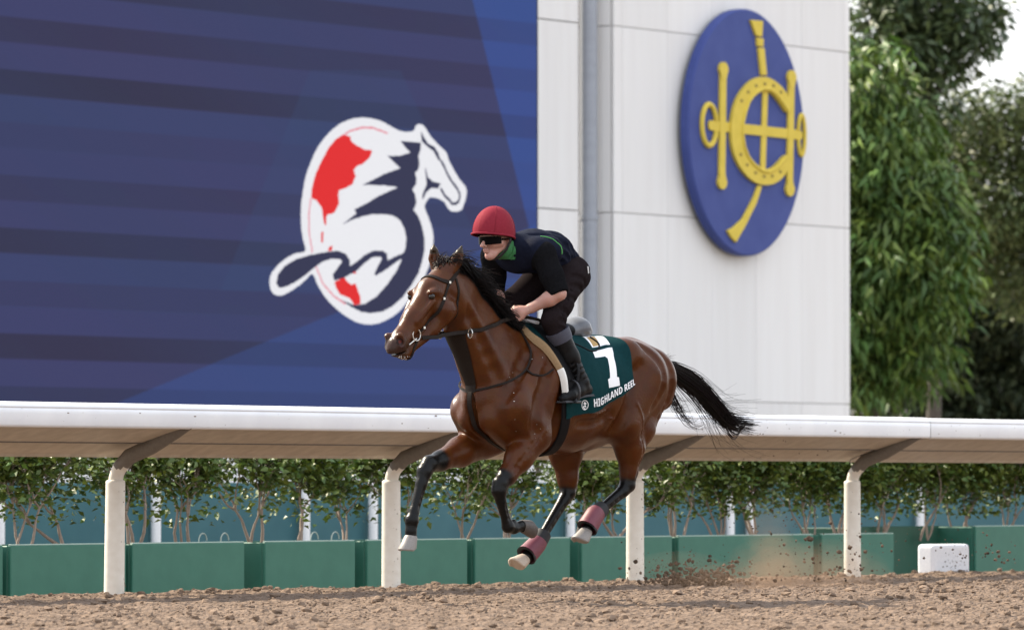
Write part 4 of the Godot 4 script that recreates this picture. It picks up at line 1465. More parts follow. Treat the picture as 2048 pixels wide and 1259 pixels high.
func head_of(f: Field) -> void:
	f.chain([[1.0, 1.885, 0, 0.080, 0.95], [1.12, 1.79, 0, 0.090, 1.0], [1.27, 1.637, 0, 0.067, 0.92], [1.385, 1.527, 0, 0.052, 0.95], [1.42, 1.488, 0, 0.056, 1.0]], 0.03)
	for s: float in [-1.0, 1.0]:
		f.bone(V(1.055, 1.70, s * 0.046), V(1.15, 1.585, s * 0.03), 0.075, 0.046, 1.0, 0.03)
		f.bone(V(1.15, 1.585, s * 0.028), V(1.325, 1.468, s * 0.012), 0.044, 0.030, 1.0, 0.02)
		f.bone(V(1.075, 1.69, s * 0.066), V(1.10, 1.70, s * 0.066), 0.055, 0.055, 1.0, 0.03)
		# brow and cheek ridge
		f.bone(V(1.165, 1.80, s * 0.080), V(1.212, 1.793, s * 0.080), 0.018, 0.015, 1.0, 0.03)
		f.bone(V(1.20, 1.742, s * 0.086), V(1.31, 1.625, s * 0.056), 0.017, 0.013, 1.0, 0.02)
		# nostril
		f.bone(V(1.44, 1.535, s * 0.044), V(1.436, 1.487, s * 0.046), 0.026, 0.024, 1.0, 0.018)
		f.bone(V(1.462, 1.522, s * 0.066), V(1.448, 1.494, s * 0.072), 0.019, 0.016, 1.0, 0.006, true)
		# eye socket
		f.bone(V(1.207, 1.772, s * 0.108), V(1.215, 1.768, s * 0.108), 0.020, 0.020, 1.0, 0.012, true)
		# mouth corner
		f.bone(V(1.40, 1.455, s * 0.06), V(1.30, 1.515, s * 0.064), 0.006, 0.004, 1.0, 0.008, true)
	# lips, chin
	f.bone(V(1.445, 1.462, 0), V(1.40, 1.455, 0), 0.036, 0.036, 1.2, 0.02)
	f.bone(V(1.365, 1.437, 0), V(1.325, 1.445, 0), 0.030, 0.034, 1.1, 0.02)
	f.bone(V(1.47, 1.43, 0), V(1.39, 1.455, 0), 0.006, 0.007, 8.0, 0.006, true)
	# ears
	f.chain([[0.995, 1.925, -0.058, 0.030], [0.975, 1.98, -0.070, 0.034], [0.956, 2.025, -0.076, 0.023], [0.938, 2.07, -0.080, 0.004]], 0.012)
	f.chain([[1.012, 1.945, 0.055, 0.030], [1.01, 2.0, 0.066, 0.034], [1.008, 2.04, 0.072, 0.023], [1.004, 2.08, 0.076, 0.004]], 0.012)
	f.bone(V(1.018, 1.975, 0.088), V(0.99, 2.02, 0.098), 0.020, 0.012, 1.0, 0.006, true)
	f.bone(V(1.035, 2.0, -0.05), V(1.028, 2.03, -0.054), 0.018, 0.012, 1.0, 0.006, true)

# shallow grooves between the muscles, laid along the skin
func groove(f: Field, pts: Array, r: float, k := 0.035) -> void:
	for s: float in [1.0, -1.0]:
		var ps := []
		for i in (pts.size() - 1) * 3 + 1:
			var q := curve_at(pts, float(i) / ((pts.size() - 1) * 3))
			ps.append(f.skin(Vector3(q.x, q.y, q.z * s), r * 0.55)[0])
		for i in ps.size() - 1:
			f.bone(ps[i], ps[i + 1], r, r, 1.0, k, true)

func groove_one(f: Field, pts: Array, r: float, k := 0.02) -> void:
	var ps := []
	var n := (pts.size() - 1) * 4
	for i in n + 1:
		ps.append(f.skin(curve_at(pts, float(i) / n), r * 0.5)[0])
	for i in n:
		f.bone(ps[i], ps[i + 1], r, r, 1.0, k, true)

func muscles() -> void:
	groove(horse, [V(-0.70, 1.47, 0.15), V(-0.79, 1.35, 0.18), V(-0.78, 1.2, 0.19), V(-0.69, 1.06, 0.2)], 0.016)
	groove(horse, [V(-0.88, 1.38, 0.10), V(-0.90, 1.28, 0.13), V(-0.86, 1.16, 0.15)], 0.012)
	groove(horse, [V(-0.47, 1.40, 0.26), V(-0.37, 1.26, 0.26), V(-0.33, 1.14, 0.24), V(-0.31, 1.03, 0.2)], 0.020, 0.05)
	groove(horse, [V(-0.50, 1.51, 0.17), V(-0.60, 1.42, 0.22), V(-0.63, 1.28, 0.24), V(-0.57, 1.15, 0.25)], 0.014, 0.045)
	groove(horse, [V(0.18, 1.44, 0.2), V(0.24, 1.25, 0.26), V(0.27, 1.10, 0.25), V(0.29, 0.98, 0.22)], 0.014, 0.07)
	groove(horse, [V(0.42, 1.48, 0.14), V(0.56, 1.32, 0.18), V(0.66, 1.18, 0.18)], 0.010, 0.06)
	groove(horse, [V(0.34, 1.38, 0.22), V(0.44, 1.22, 0.26), V(0.50, 1.08, 0.24), V(0.46, 0.99, 0.24)], 0.010, 0.06)
	groove(horse, [V(0.92, 1.70, 0.08), V(0.80, 1.52, 0.10), V(0.68, 1.30, 0.14)], 0.008, 0.06)
	groove(horse, [V(0.76, 1.20, 0.0), V(0.74, 1.06, 0.0), V(0.66, 0.96, 0.0)], 0.014)
	groove(horse, [V(0.47, 0.95, 0.25), V(0.55, 0.86, 0.23), V(0.62, 0.77, 0.20)], 0.010, 0.02)
	groove(horse, [V(-0.49, 1.0, 0.27), V(-0.53, 0.90, 0.23), V(-0.53, 0.80, 0.20)], 0.010, 0.02)
	# tendons of the lower legs
	groove_one(horse, [V(0.655, 0.58, 0.185), V(0.61, 0.48, 0.18)], 0.006, 0.012)
	groove_one(horse, [V(-0.42, 0.63, 0.19), V(-0.28, 0.555, 0.18)], 0.006, 0.012)
	groove_one(horse, [V(1.055, 0.66, -0.10), V(1.105, 0.55, -0.095)], 0.006, 0.012)
	groove_one(horse, [V(-0.19, 0.565, -0.085), V(-0.05, 0.42, -0.075)], 0.006, 0.012)
	groove_one(horse, [V(-0.56, 0.87, 0.21), V(-0.52, 0.75, 0.20)], 0.012, 0.02)
	groove_one(horse, [V(-0.32, 0.85, -0.08), V(-0.30, 0.72, -0.075)], 0.012, 0.02)
	# veins standing out under the skin
	for v in [[V(0.10, 1.02, 0.3), V(-0.05, 1.03, 0.3), V(-0.18, 1.06, 0.3), V(-0.26, 1.05, 0.3)], [V(0.40, 1.02, 0.26), V(0.48, 0.92, 0.25), V(0.58, 0.80, 0.21)], [V(-0.42, 1.18, 0.29), V(-0.50, 1.02, 0.28), V(-0.50, 0.90, 0.25)], [V(-0.20, 1.14, 0.3), V(-0.05, 1.10, 0.3), V(0.06, 1.13, 0.3)]]:
		var ps := []
		for i in 13:
			ps.append(horse.skin(curve_at(v, i / 12.0), 0.0)[0])
		for i in 12:
			horse.bone(ps[i], ps[i + 1], 0.005, 0.005, 1.0, 0.008)
	groove(horse, [V(-0.20, 1.10, 0.3), V(-0.05, 1.02, 0.3), V(0.08, 0.98, 0.3)], 0.012, 0.05)

func seg_dist(p: Vector3, a: Vector3, b: Vector3) -> float:
	var ab := b - a
	return p.distance_to(a + ab * clampf((p - a).dot(ab) / ab.length_squared(), 0, 1))

var coat_noise := FastNoiseLite.new()
var black_zones := []
var crest_line := []

func coat(p: Vector3) -> Color:
	var n := coat_noise.get_noise_3dv(p * 7.0)
	var c := Color(0.086, 0.0265, 0.0082).lerp(Color(0.046, 0.0132, 0.0042), 0.5 + 0.5 * n)
	# black points: lower legs
	var b := 0.0
	for z in black_zones:
		b = maxf(b, 1.0 - smoothstep(z[2], z[2] + 0.035, seg_dist(p, z[0], z[1]) + 0.02 * n))
	# dark along the crest, the ear tips and the muzzle
	var mz := 1.0 - smoothstep(0.05, 0.11, p.distance_to(V(1.435, 1.475, 0)))
	c = c.lerp(Color(0.030, 0.019, 0.015), 0.8 * mz)
	if p.y > 2.025 and p.x > 0.9:
		c = c.lerp(Color(0.02, 0.015, 0.012), 0.8)
	if p.x > 0.28 and p.x < 1.0:
		for i in crest_line.size() - 1:
			b = maxf(b, 1.0 - smoothstep(0.045, 0.07, seg_dist(p, crest_line[i], crest_line[i + 1]) + 0.015 * n))
	# red lining of the nostrils, ringed near-black to put the cavity's shade in colour
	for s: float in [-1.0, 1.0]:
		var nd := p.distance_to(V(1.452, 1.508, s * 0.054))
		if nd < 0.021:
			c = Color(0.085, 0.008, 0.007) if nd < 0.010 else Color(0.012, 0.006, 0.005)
	# small white star
	var sd := seg_dist(p, V(1.165, 1.86, -0.005), V(1.235, 1.78, -0.01)) + 0.01
	c = c.lerp(Color(0.40, 0.33, 0.29), 0.5 * (1.0 - smoothstep(0.02, 0.04, sd + 0.02 * n)))
	return c.lerp(Color(0.0075, 0.0065, 0.0075), b)

func hoof_mesh(top: Vector3, dir: Vector3, toe: Vector3) -> ArrayMesh:
	# dir: along the pastern to the ground; toe: forward of the hoof
	var st := st_new()
	dir = dir.normalized()
	toe = (toe - dir * toe.dot(dir)).normalized()
	var side := dir.cross(toe)
	var rings := []
	var lv := [[-0.012, 0.036, 0.0], [0.0, 0.041, 0.002], [0.035, 0.048, 0.012], [0.070, 0.056, 0.024], [0.076, 0.056, 0.025], [0.080, 0.050, 0.024]]
	for l in lv:
		var r := []
		for k in 16:
			var a := TAU * k / 16
			var ext := 1.12 if cos(a) > 0 else 0.85
			r.append(top + dir * float(l[0]) * (1.0 if cos(a) > -0.3 else 0.82) + toe * (float(l[2]) + float(l[1]) * cos(a) * ext) + side * float(l[1]) * sin(a) * 0.95)
		rings.append(r)
	st.set_smooth_group(0)
	for i in rings.size() - 1:
		for k in 16:
			var k2 := (k + 1) % 16
			for v in [rings[i][k], rings[i + 1][k], rings[i + 1][k2], rings[i][k], rings[i + 1][k2], rings[i][k2]]:
				st.add_vertex(v)
	var e: Array = rings[-1]
	st.set_smooth_group(-1)
	for k in range(1, 15):
		for v in [e[0], e[k + 1], e[k]]:
			st.add_vertex(v)
	return done(st)

func strand(st: SurfaceTool, pts: Array, r: float) -> void:
	var rad := []
	for i in pts.size():
		rad.append(r * (1.0 - 0.75 * i / (pts.size() - 1.0)))
	tube(st, pts, rad, 3, false)

func curve_at(c: Array, t: float) -> Vector3:
	var x := clampf(t, 0.0, 0.9999) * (c.size() - 1)
	var i := int(x)
	var p0: Vector3 = c[maxi(i - 1, 0)]
	var p1: Vector3 = c[i]
	var p2: Vector3 = c[i + 1]
	var p3: Vector3 = c[mini(i + 2, c.size() - 1)]
	return p1.cubic_interpolate(p2, p0, p3, x - i)

func make_horse() -> void:
	coat_noise.seed = 77
	coat_noise.frequency = 1.0
	coat_noise.fractal_octaves = 3
	black_zones = [[V(0.66, 0.715, 0.15), V(0.69, 0.66, 0.15), 0.06], [V(0.68, 0.66, 0.15), V(0.60, 0.45, 0.14), 0.07], [V(0.60, 0.45, 0.14), V(0.46, 0.455, 0.14), 0.07],
		[V(0.93, 0.825, -0.14), V(1.02, 0.76, -0.138), 0.075], [V(1.02, 0.76, -0.138), V(1.15, 0.38, -0.13), 0.075],
		[V(-0.545, 0.70, 0.15), V(-0.47, 0.67, 0.15), 0.06], [V(-0.47, 0.67, 0.15), V(-0.13, 0.43, 0.14), 0.06],
		[V(-0.30, 0.635, -0.12), V(-0.22, 0.585, -0.12), 0.055], [V(-0.23, 0.61, -0.12), V(0.13, 0.26, -0.11), 0.065]]
	crest_line = [V(0.98, 1.96, 0.03), V(0.84, 1.90, 0.03), V(0.72, 1.80, 0.035), V(0.60, 1.71, 0.04), V(0.48, 1.645, 0.05), V(0.33, 1.61, 0.05)]
	horse = parallel_field(V(-1.08, 0.20, 0.36), V(1.56, 2.12, -0.36), 0.0096, func(f: Field) -> void:
		trunk_of(f)
		neck_of(f)
		legs_of(f)
		head_of(f))
	skin0 = Field.new(horse.lo, horse.lo, horse.cell)
	skin0.nx = horse.nx
	skin0.ny = horse.ny
	skin0.nz = horse.nz
	skin0.d = horse.d.duplicate()
	muscles()
	head = Field.new(V(0.90, 1.36, 0.15), V(1.54, 2.12, -0.15), 0.0065)
	neck_of(head)
	head_of(head)
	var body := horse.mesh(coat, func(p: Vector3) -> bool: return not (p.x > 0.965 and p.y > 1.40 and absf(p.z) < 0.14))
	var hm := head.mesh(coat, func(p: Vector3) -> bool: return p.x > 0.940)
	# one continuous body: the head's finer surface is joined on to it
	var st := SurfaceTool.new()
	st.append_from(body, 0, Transform3D())
	st.append_from(hm, 0, Transform3D())
	var cm := vcol_mat(0.33, 0.30)
	cm.normal_enabled = true
	cm.normal_texture = bump_tex(0.05, 3.0, 151, 512, 3)
	cm.normal_scale = 0.45
	cm.uv1_triplanar = true
	cm.uv1_scale = Vector3(2.5, 2.5, 2.5)
	var t := thing("racehorse", "bay racehorse at full gallop with black legs and tail", "horse", HORSE_AT, HORSE_TURN)
	part("body", st.commit(), cm, t)
	# hooves
	var pale := mottled(lin(0.16, 0.145, 0.135), lin(0.30, 0.27, 0.245), 0.5, 6.0, 0.03, 0.0, 152)
	var cream := mottled(lin(0.36, 0.285, 0.22), lin(0.50, 0.41, 0.33), 0.5, 6.0, 0.03, 0.0, 153)
	part("hoof", hoof_mesh(V(0.465, 0.46, 0.14), Vector3(-0.95, 0.12, 0), Vector3(-0.1, -0.9, 0)), mottled(lin(0.05, 0.043, 0.04), lin(0.12, 0.10, 0.09), 0.6, 6.0, 0.03, 0.0, 154), t)
	part("hoof", hoof_mesh(V(1.140, 0.390, -0.13), Vector3(0.10, -0.98, 0), Vector3(0.98, 0.1, 0)), pale, t)
	part("hoof", hoof_mesh(V(-0.120, 0.415, 0.14), Vector3(0.45, -0.85, 0), Vector3(0.85, 0.4, 0)), pale, t)
	part("hoof", hoof_mesh(V(0.150, 0.253, -0.11), Vector3(0.72, -0.66, 0), Vector3(0.7, 0.7, 0)), cream, t)
	# eyes
	var em := plain_mat(lin(0.012, 0.008, 0.006), 0.08)
	var sp := SphereMesh.new()
	sp.radius = 0.019
	sp.height = 0.038
	for s: float in [1.0, -1.0]:
		var e := part("eye", sp, em, t)
		e.position = V(1.203, 1.771, s * 0.079)
	# mane
	var hair := vcol_mat(0.5, 0.25)
	st = st_new()
	var crest := [V(1.02, 1.975, 0), V(0.95, 1.985, 0), V(0.84, 1.925, 0), V(0.72, 1.835, 0), V(0.60, 1.755, 0), V(0.52, 1.70, 0), V(0.46, 1.665, 0)]
	for i in 950:
		var tt := rng.randf()
		var r := curve_at(crest, tt)
		r = horse.skin(r + Vector3(0, 0.0, -rnd(-0.012, 0.055)), -0.004)[0]
		var p := [r]
		var near := rng.randf() < 0.85
		var d: Vector3
		if near:
			d = Vector3(-rnd(0.3, 0.9), rnd(-0.2, 0.55), -rnd(0.4, 1.0)).normalized()
		else:
			d = Vector3(-rnd(0.5, 1.0), rnd(0.1, 0.8), rnd(-0.6, 0.4)).normalized()
		var l := rnd(0.08, 0.16) if near else rnd(0.08, 0.22)
		var q := r
		for k in 5:
			q += d * l / 5.0
			d = (d + Vector3(-0.08, -0.32 if near else -0.16, 0) + Vector3(rng.randfn(), rng.randfn(), rng.randfn()) * 0.10).normalized()
			var dd := horse.at(q)
			if dd < 0.006:
				q += horse.grad(q).normalized() * (0.006 - dd)
			p.append(q)
		var v := rnd(0.5, 1.3)
		st.set_color(Color(0.011 * v, 0.0085 * v, 0.0085 * v))
		strand(st, p, rnd(0.003, 0.0055) if near else rnd(0.0014, 0.003))
	# forelock blown back between the ears
	for i in 130:
		var r := V(rnd(0.99, 1.07), 0, rnd(-0.035, 0.035))
		r = head.hit(r + Vector3(0, 2.1, 0), r + Vector3(0, 1.8, 0))
		var d := Vector3(rnd(-0.8, 0.5), rnd(0.3, 1.0), rnd(-0.5, 0.5)).normalized()
		var p := [r]
		var q := r
		var l := rnd(0.03, 0.065)
		for k in 4:
			q += d * l / 4.0
			d = (d + Vector3(-0.25, -0.2, 0) + Vector3(rng.randfn(), rng.randfn(), rng.randfn()) * 0.15).normalized()
			p.append(q)
		var v := rnd(0.5, 1.6)
		st.set_color(Color(0.018 * v, 0.012 * v, 0.011 * v))
		strand(st, p, rnd(0.0015, 0.004))
	part("mane", done(st), hair, t)
	# tail
	st = st_new()
	var g := [V(-0.94, 1.41, 0), V(-1.06, 1.40, 0.0), V(-1.20, 1.355, 0.0), V(-1.36, 1.285, 0.0), V(-1.50, 1.19, 0.0), V(-1.60, 1.115, 0.0), V(-1.70, 1.075, 0.0), V(-1.88, 1.06, 0.02)]
	for i in 900:
		var a := rnd(0, TAU)
		var rr := sqrt(rng.randf())
		var t1 := 0.45 + 0.55 * pow(rng.randf(), 0.6)
		var off := Vector3(0, cos(a), sin(a)) * rr
		var loose := rng.randf() < 0.20
		var p := []
		var dr := Vector3(rng.randfn(), rng.randfn(), rng.randfn()) * (0.05 if loose else 0.014)
		var n := 9
		for k in n + 1:
			var u: float = t1 * k / float(n)
			var wd := 0.022 + 0.034 * sin(PI * minf(u * 1.15, 1.0))
			var q := curve_at(g, u) + off * wd * Vector3(1, 1, 0.8) + dr * u * u * 2.2
			if loose:
				q += Vector3(0, (-0.10 if i % 2 == 0 else 0.05) * u * (1.6 - u), 0)
			p.append(q)
		var v := rnd(0.5, 1.3)
		st.set_color(Color(0.011 * v, 0.009 * v, 0.0095 * v))
		strand(st, p, rnd(0.0015, 0.0028) if loose else rnd(0.003, 0.006))
	# strands that hang in loops below, and stray hairs at the dock
	for i in 70:
		var p := []
		var e := rnd(0.25, 0.75)
		var a0 := V(-0.99 - rnd(0, 0.05), 1.37 - rnd(0, 0.05), rnd(-0.04, 0.04))
		for k in 9:
			var u := k / 8.0
			p.append(a0 + Vector3(-0.55 * e * u, -0.42 * e * sin(u * PI * 0.62) - 0.02 * u, rnd(-0.01, 0.01)))
		st.set_color(Color(0.013, 0.010, 0.010))
		strand(st, p, rnd(0.0012, 0.0026))
	for i in 40:
		var p := []
		var e := rnd(0.3, 1.0)
		for k in 8:
			var u := k / 7.0
			p.append(curve_at(g, 0.78) + V(0.0, -0.02, 0) + Vector3(-0.20 * u, -0.11 * e * sin(u * PI), (e - 0.6) * 0.06))
		st.set_color(Color(0.013, 0.010, 0.012))
		strand(st, p, rnd(0.0015, 0.003))
	for i in 40:
		var p := []
		var q := V(-0.93 - rnd(0, 0.08), 1.43 - rnd(0, 0.02), rnd(-0.03, 0.03))
		var d := Vector3(-rnd(0.1, 0.9), rnd(0.5, 1.0), rnd(-0.4, 0.4)).normalized()
		for k in 6:
			p.append(q)
			q += d * 0.02
			d = (d + Vector3(-0.25, -0.15, 0)).normalized()
		st.set_color(Color(0.05, 0.03, 0.02))
		strand(st, p, 0.0013)
	part("tail", done(st), hair, t)
	# sweat foam flecks on the neck and at the lips
	st = st_new()
	for i in 34:
		var c := Vector3.ZERO
		if i < 12:
			c = horse.skin(V(rnd(0.35, 0.62), rnd(0.95, 1.45), 0.2), 0.0)[0]
		else:
			c = head.skin(V(rnd(1.33, 1.42), rnd(1.40, 1.43), rnd(0.0, 0.03)), 0.0)[0]
		var s := rnd(0.0015, 0.004)
		bevel_box(st, c, Vector3(s * 1.8, s, s), s * 0.2)
	var fo := part("foam_flecks", done(st), plain_mat(lin(0.75, 0.74, 0.72), 0.6), t)
	fo.set_meta("kind", "stuff")
	make_boots()

# wraps a sleeve round a leg: stations [point, radius], front flare
func sleeve(pts: Array, radii: Array, thick: float, stretch := Vector3.ZERO) -> ArrayMesh:
	var st := st_new()
	var n := 20
	var outer := []
	var inner := []
	var side := Vector3.ZERO
	for i in pts.size():
		var d: Vector3 = (pts[mini(i + 1, pts.size() - 1)] - pts[maxi(i - 1, 0)]).normalized()
		if side == Vector3.ZERO:
			side = d.cross(Vector3(0, 0, 1)).normalized()
		side = (side - d * side.dot(d)).normalized()
		var up := side.cross(d)
		var ro := []
		var ri := []
		for k in n:
			var a := TAU * k / n
			var v := side * cos(a) + up * sin(a)
			var fl := maxf(0.0, v.dot(stretch)) * (float(i) / (pts.size() - 1.0))
			ro.append(pts[i] + v * (radii[i] + fl))
			ri.append(pts[i] + v * (radii[i] + fl - thick))
		outer.append(ro)
		inner.append(ri)
	st.set_smooth_group(0)
	for i in pts.size() - 1:
		for k in n:
			var k2 := (k + 1) % n
			for v in [outer[i][k], outer[i + 1][k2], outer[i + 1][k], outer[i][k], outer[i][k2], outer[i + 1][k2]]:
				st.add_vertex(v)
			for v in [inner[i][k], inner[i + 1][k], inner[i + 1][k2], inner[i][k], inner[i + 1][k2], inner[i][k2]]:
				st.add_vertex(v)
	for k in n:
		var k2 := (k + 1) % n
		quad(st, outer[0][k], inner[0][k], inner[0][k2], outer[0][k2])
		var e := pts.size() - 1
		quad(st, outer[e][k], outer[e][k2], inner[e][k2], inner[e][k])
	return done(st)

func make_boots() -> void:
	var wine := mottled(lin(0.125, 0.026, 0.042), lin(0.17, 0.038, 0.058), 0.55, 5.0, 0.02, 0.0, 161)
	var black := mottled(lin(0.010, 0.010, 0.012), lin(0.018, 0.018, 0.021), 0.75, 5.0, 0.02, 0.0, 162)
	var spec := [["near hind leg", V(-0.27, 0.556, 0.142), V(-0.205, 0.52, 0.14), V(-0.155, 0.455, 0.14)], ["far hind leg", V(-0.03, 0.405, -0.112), V(0.033, 0.344, -0.11), V(0.10, 0.290, -0.11)]]
	for q in spec:
		var t := thing("fetlock_boot", "burgundy fetlock boot with black cuff on the horse's %s" % q[0], "horse boot", HORSE_AT, HORSE_TURN, "burgundy fetlock boots")
		var a: Vector3 = q[1]
		var b: Vector3 = q[2]
		var c: Vector3 = q[3]
		var dn := (c - b).normalized()
		part("cuff", sleeve([a, a.lerp(b, 0.35), a.lerp(b, 0.7), b], [0.048, 0.050, 0.052, 0.054], 0.008), black, t)
		var fwd := Vector3(0.022, 0.010, 0)
		part("shell", sleeve([a.lerp(b, 0.72), b, b.lerp(c, 0.35), b.lerp(c, 0.7), c, c + dn * 0.022], [0.053, 0.055, 0.055, 0.055, 0.054, 0.054], 0.007, fwd), wine, t)
		part("hem", sleeve([c + dn * 0.020, c + dn * 0.032], [0.0565, 0.0565], 0.008, fwd), black, t)

# strap over the skin of the horse through rough points
func strap(f: Field, pts: Array, w: float, th := 0.004, off := 0.002, steps := 6) -> ArrayMesh:
	var st := st_new()
	var ps := []
	var ns := []
	for i in (pts.size() - 1) * steps + 1:
		var q := curve_at(pts, float(i) / ((pts.size() - 1) * steps))
		var s := f.skin(q, off)
		ps.append(s[0])
		ns.append(s[1])
	ribbon(st, ps, ns, w, th)
	return done(st)

func make_bridle() -> void:
	var lea := mottled(lin(0.012, 0.009, 0.008), lin(0.024, 0.018, 0.015), 0.5, 8.0, 0.02, 0.0, 171, 0.18)
	var steel := plain_mat(lin(0.55, 0.53, 0.50), 0.25, 0.5, 0.9)
	var t := thing("bridle", "dark leather bridle with steel bit rings on the horse's head", "bridle", HORSE_AT, HORSE_TURN)
	part("browband", strap(head, [V(1.055, 1.855, 0.085), V(1.11, 1.87, 0.075), V(1.135, 1.885, 0.03), V(1.14, 1.888, -0.03), V(1.11, 1.87, -0.075), V(1.055, 1.855, -0.085)], 0.026, 0.005), lea, t)
	for s: float in [1.0, -1.0]:
		part("headpiece", strap(head, [V(0.975, 1.965, s * 0.02), V(0.975, 1.93, s * 0.07), V(1.01, 1.89, s * 0.09), V(1.055, 1.855, s * 0.09)], 0.024, 0.005), lea, t)
		part("cheekpiece", strap(head, [V(1.055, 1.855, s * 0.09), V(1.09, 1.80, s * 0.1), V(1.14, 1.72, s * 0.1), V(1.20, 1.63, s * 0.09), V(1.27, 1.56, s * 0.07)], 0.019, 0.005), lea, t)
		part("throatlatch", strap(head, [V(1.0, 1.88, s * 0.09), V(0.995, 1.80, s * 0.1), V(1.005, 1.71, s * 0.1), V(1.02, 1.65, s * 0.08)], 0.014, 0.004), lea, t)
		var c: Vector3 = head.skin(V(1.30, 1.545, s * 0.07), 0.008)[0]
		var pts := []
		var rad := []
		for i in 21:
			var a := TAU * i / 20
			pts.append(c + Vector3(cos(a) * 0.034, sin(a) * 0.034, 0))
			rad.append(0.0045)
		part("bit_ring", tube_mesh(pts, rad, 8), steel, t)
		var b: Vector3 = head.skin(V(1.09, 1.80, s * 0.1), 0.009)[0]
		for q in [[1.055, 1.855], [1.118, 1.755], [1.245, 1.585]]:
			var bk := part("buckle", box_mesh(Vector3(0.016, 0.016, 0.006), 0.002), steel, t)
			bk.position = head.skin(V(q[0], q[1], s * 0.09), 0.009)[0]
	part("chin_strap", strap(head, [V(1.29, 1.535, 0.07), V(1.32, 1.47, 0.05), V(1.33, 1.43, 0.0), V(1.32, 1.47, -0.05), V(1.29, 1.535, -0.07)], 0.014, 0.004), lea, t)
	part("bit", tube_mesh([head.skin(V(1.30, 1.53, 0.07), 0.008)[0], head.skin(V(1.37, 1.49, 0.06), 0.006)[0]], [0.006, 0.005], 8), steel, t)
	# reins, held taut to the hands
	var rein := thing("reins", "dark leather reins pulled taut from bit to the jockey's hands", "reins", HORSE_AT, HORSE_TURN)
	for s: float in [1.0, -1.0]:
		var a: Vector3 = head.skin(V(1.27, 1.535, s * 0.07), 0.014)[0]
		var b := V(0.45, 1.672, 0.085 if s > 0 else -0.055)
		var st := st_new()
		var ps := []
		var ns := []
		for i in 15:
			var u := i / 14.0
			var p := a.lerp(b, u) + Vector3(0, -0.018 * sin(PI * u), 0)
			var dd := horse.at(p)
			if dd < 0.012:
				p += horse.grad(p).normalized() * (0.012 - dd)
			ps.append(p)
			ns.append(V(0.1, 0.15, s))
		ribbon(st, ps, ns, 0.024, 0.006)
		part("rein", done(st), lea, rein)
	part("rein_bridge", tube_mesh([V(0.447, 1.676, 0.09), V(0.45, 1.680, 0.0), V(0.435, 1.672, -0.06)], [0.011, 0.011, 0.011], 8), lea, rein)
	part("rein_end", tube_mesh([V(0.42, 1.66, 0.05), V(0.36, 1.67, 0.09), V(0.30, 1.655, 0.13), V(0.25, 1.60, 0.17)], [0.010, 0.011, 0.010, 0.009], 6), lea, rein)
	# bib martingale
	var mt := thing("martingale", "black bib martingale and neck strap on the horse's chest", "martingale", HORSE_AT, HORSE_TURN)
	# the bib lies under the neck
	var st2 := st_new()
	var rows := []
	for i in 11:
		var u := i / 10.0
		var row := []
		for j in 9:
			var v := (j / 8.0 - 0.5) * 2.0
			var wdt := lerpf(0.085, 0.035, u)
			var c := V(lerpf(0.935, 0.80, u), lerpf(1.60, 1.24, u), v * wdt)
			row.append(skin0.hit(c + Vector3(0.18, -0.10, 0), c + Vector3(-0.35, 0.12, 0), 0.006))
		rows.append(row)
	for i in 10:
		for j in 8:
			quad(st2, rows[i][j], rows[i][j + 1], rows[i + 1][j + 1], rows[i + 1][j])
	part("bib", done(st2), lea, mt)
	var near := [V(0.77, 1.23, 0.0), V(0.72, 1.26, 0.12), V(0.62, 1.30, 0.19), V(0.50, 1.37, 0.2), V(0.43, 1.47, 0.18), V(0.41, 1.57, 0.12), V(0.40, 1.64, 0.02)]
	var far := []
	for p in near:
		far.append(Vector3(p.x, p.y, -p.z))
	part("neck_strap", strap(skin0, near, 0.014, 0.006), lea, mt)
	part("neck_strap", strap(skin0, far, 0.014, 0.006), lea, mt)
	part("side_strap", strap(skin0, [V(0.50, 1.37, 0.2), V(0.47, 1.33, 0.22), V(0.40, 1.33, 0.25), V(0.33, 1.36, 0.25)], 0.012, 0.005), lea, mt)
	part("chest_strap", strap(skin0, [V(0.77, 1.23, 0.0), V(0.77, 1.15, 0.0), V(0.73, 1.05, 0.0), V(0.64, 0.95, 0.0), V(0.52, 0.885, 0.0), V(0.40, 0.86, 0.0), V(0.22, 0.86, 0.0)], 0.034, 0.006), lea, mt)
	for s: float in [1.0, -1.0]:
		var pts := []
		var rad := []
		for i in 17:
			var a := TAU * i / 16
			pts.append(V(0.905 + 0.006 * cos(a), 1.565 + 0.026 * sin(a), s * 0.115 + 0.022 * cos(a)))
			rad.append(0.004)
		part("rein_ring", tube_mesh(pts, rad, 8), steel, mt)

# ---------------------------------------------------------------- saddle cloth and saddle
func cloth_axis(x: float) -> float:
	if x > 0.2:
		return 1.24
	if x > -0.05:
		return lerpf(1.222, 1.24, (x + 0.05) / 0.25)
	return lerpf(1.222, 1.295, clampf((-0.05 - x) / 0.47, 0.0, 1.0))

# s 0..1 front to rear, t 0..1 spine to hem, side +1 near
func cloth_point(s: float, t: float, side: float, off: float, grow_ := 0.0) -> Vector3:
	var phi := deg_to_rad(t * lerpf(122.0, 90.0, s))
	var ff := lerpf(0.40, 0.215, t) + grow_
	var fr := lerpf(-0.40, -0.39, t)
	var x := lerpf(ff, fr, s)
	var c := V(x, cloth_axis(x), 0)
	var d := V(0, cos(phi), sin(phi) * side)
	return skin0.hit(c + d * 0.62, c + d * 0.1, off)

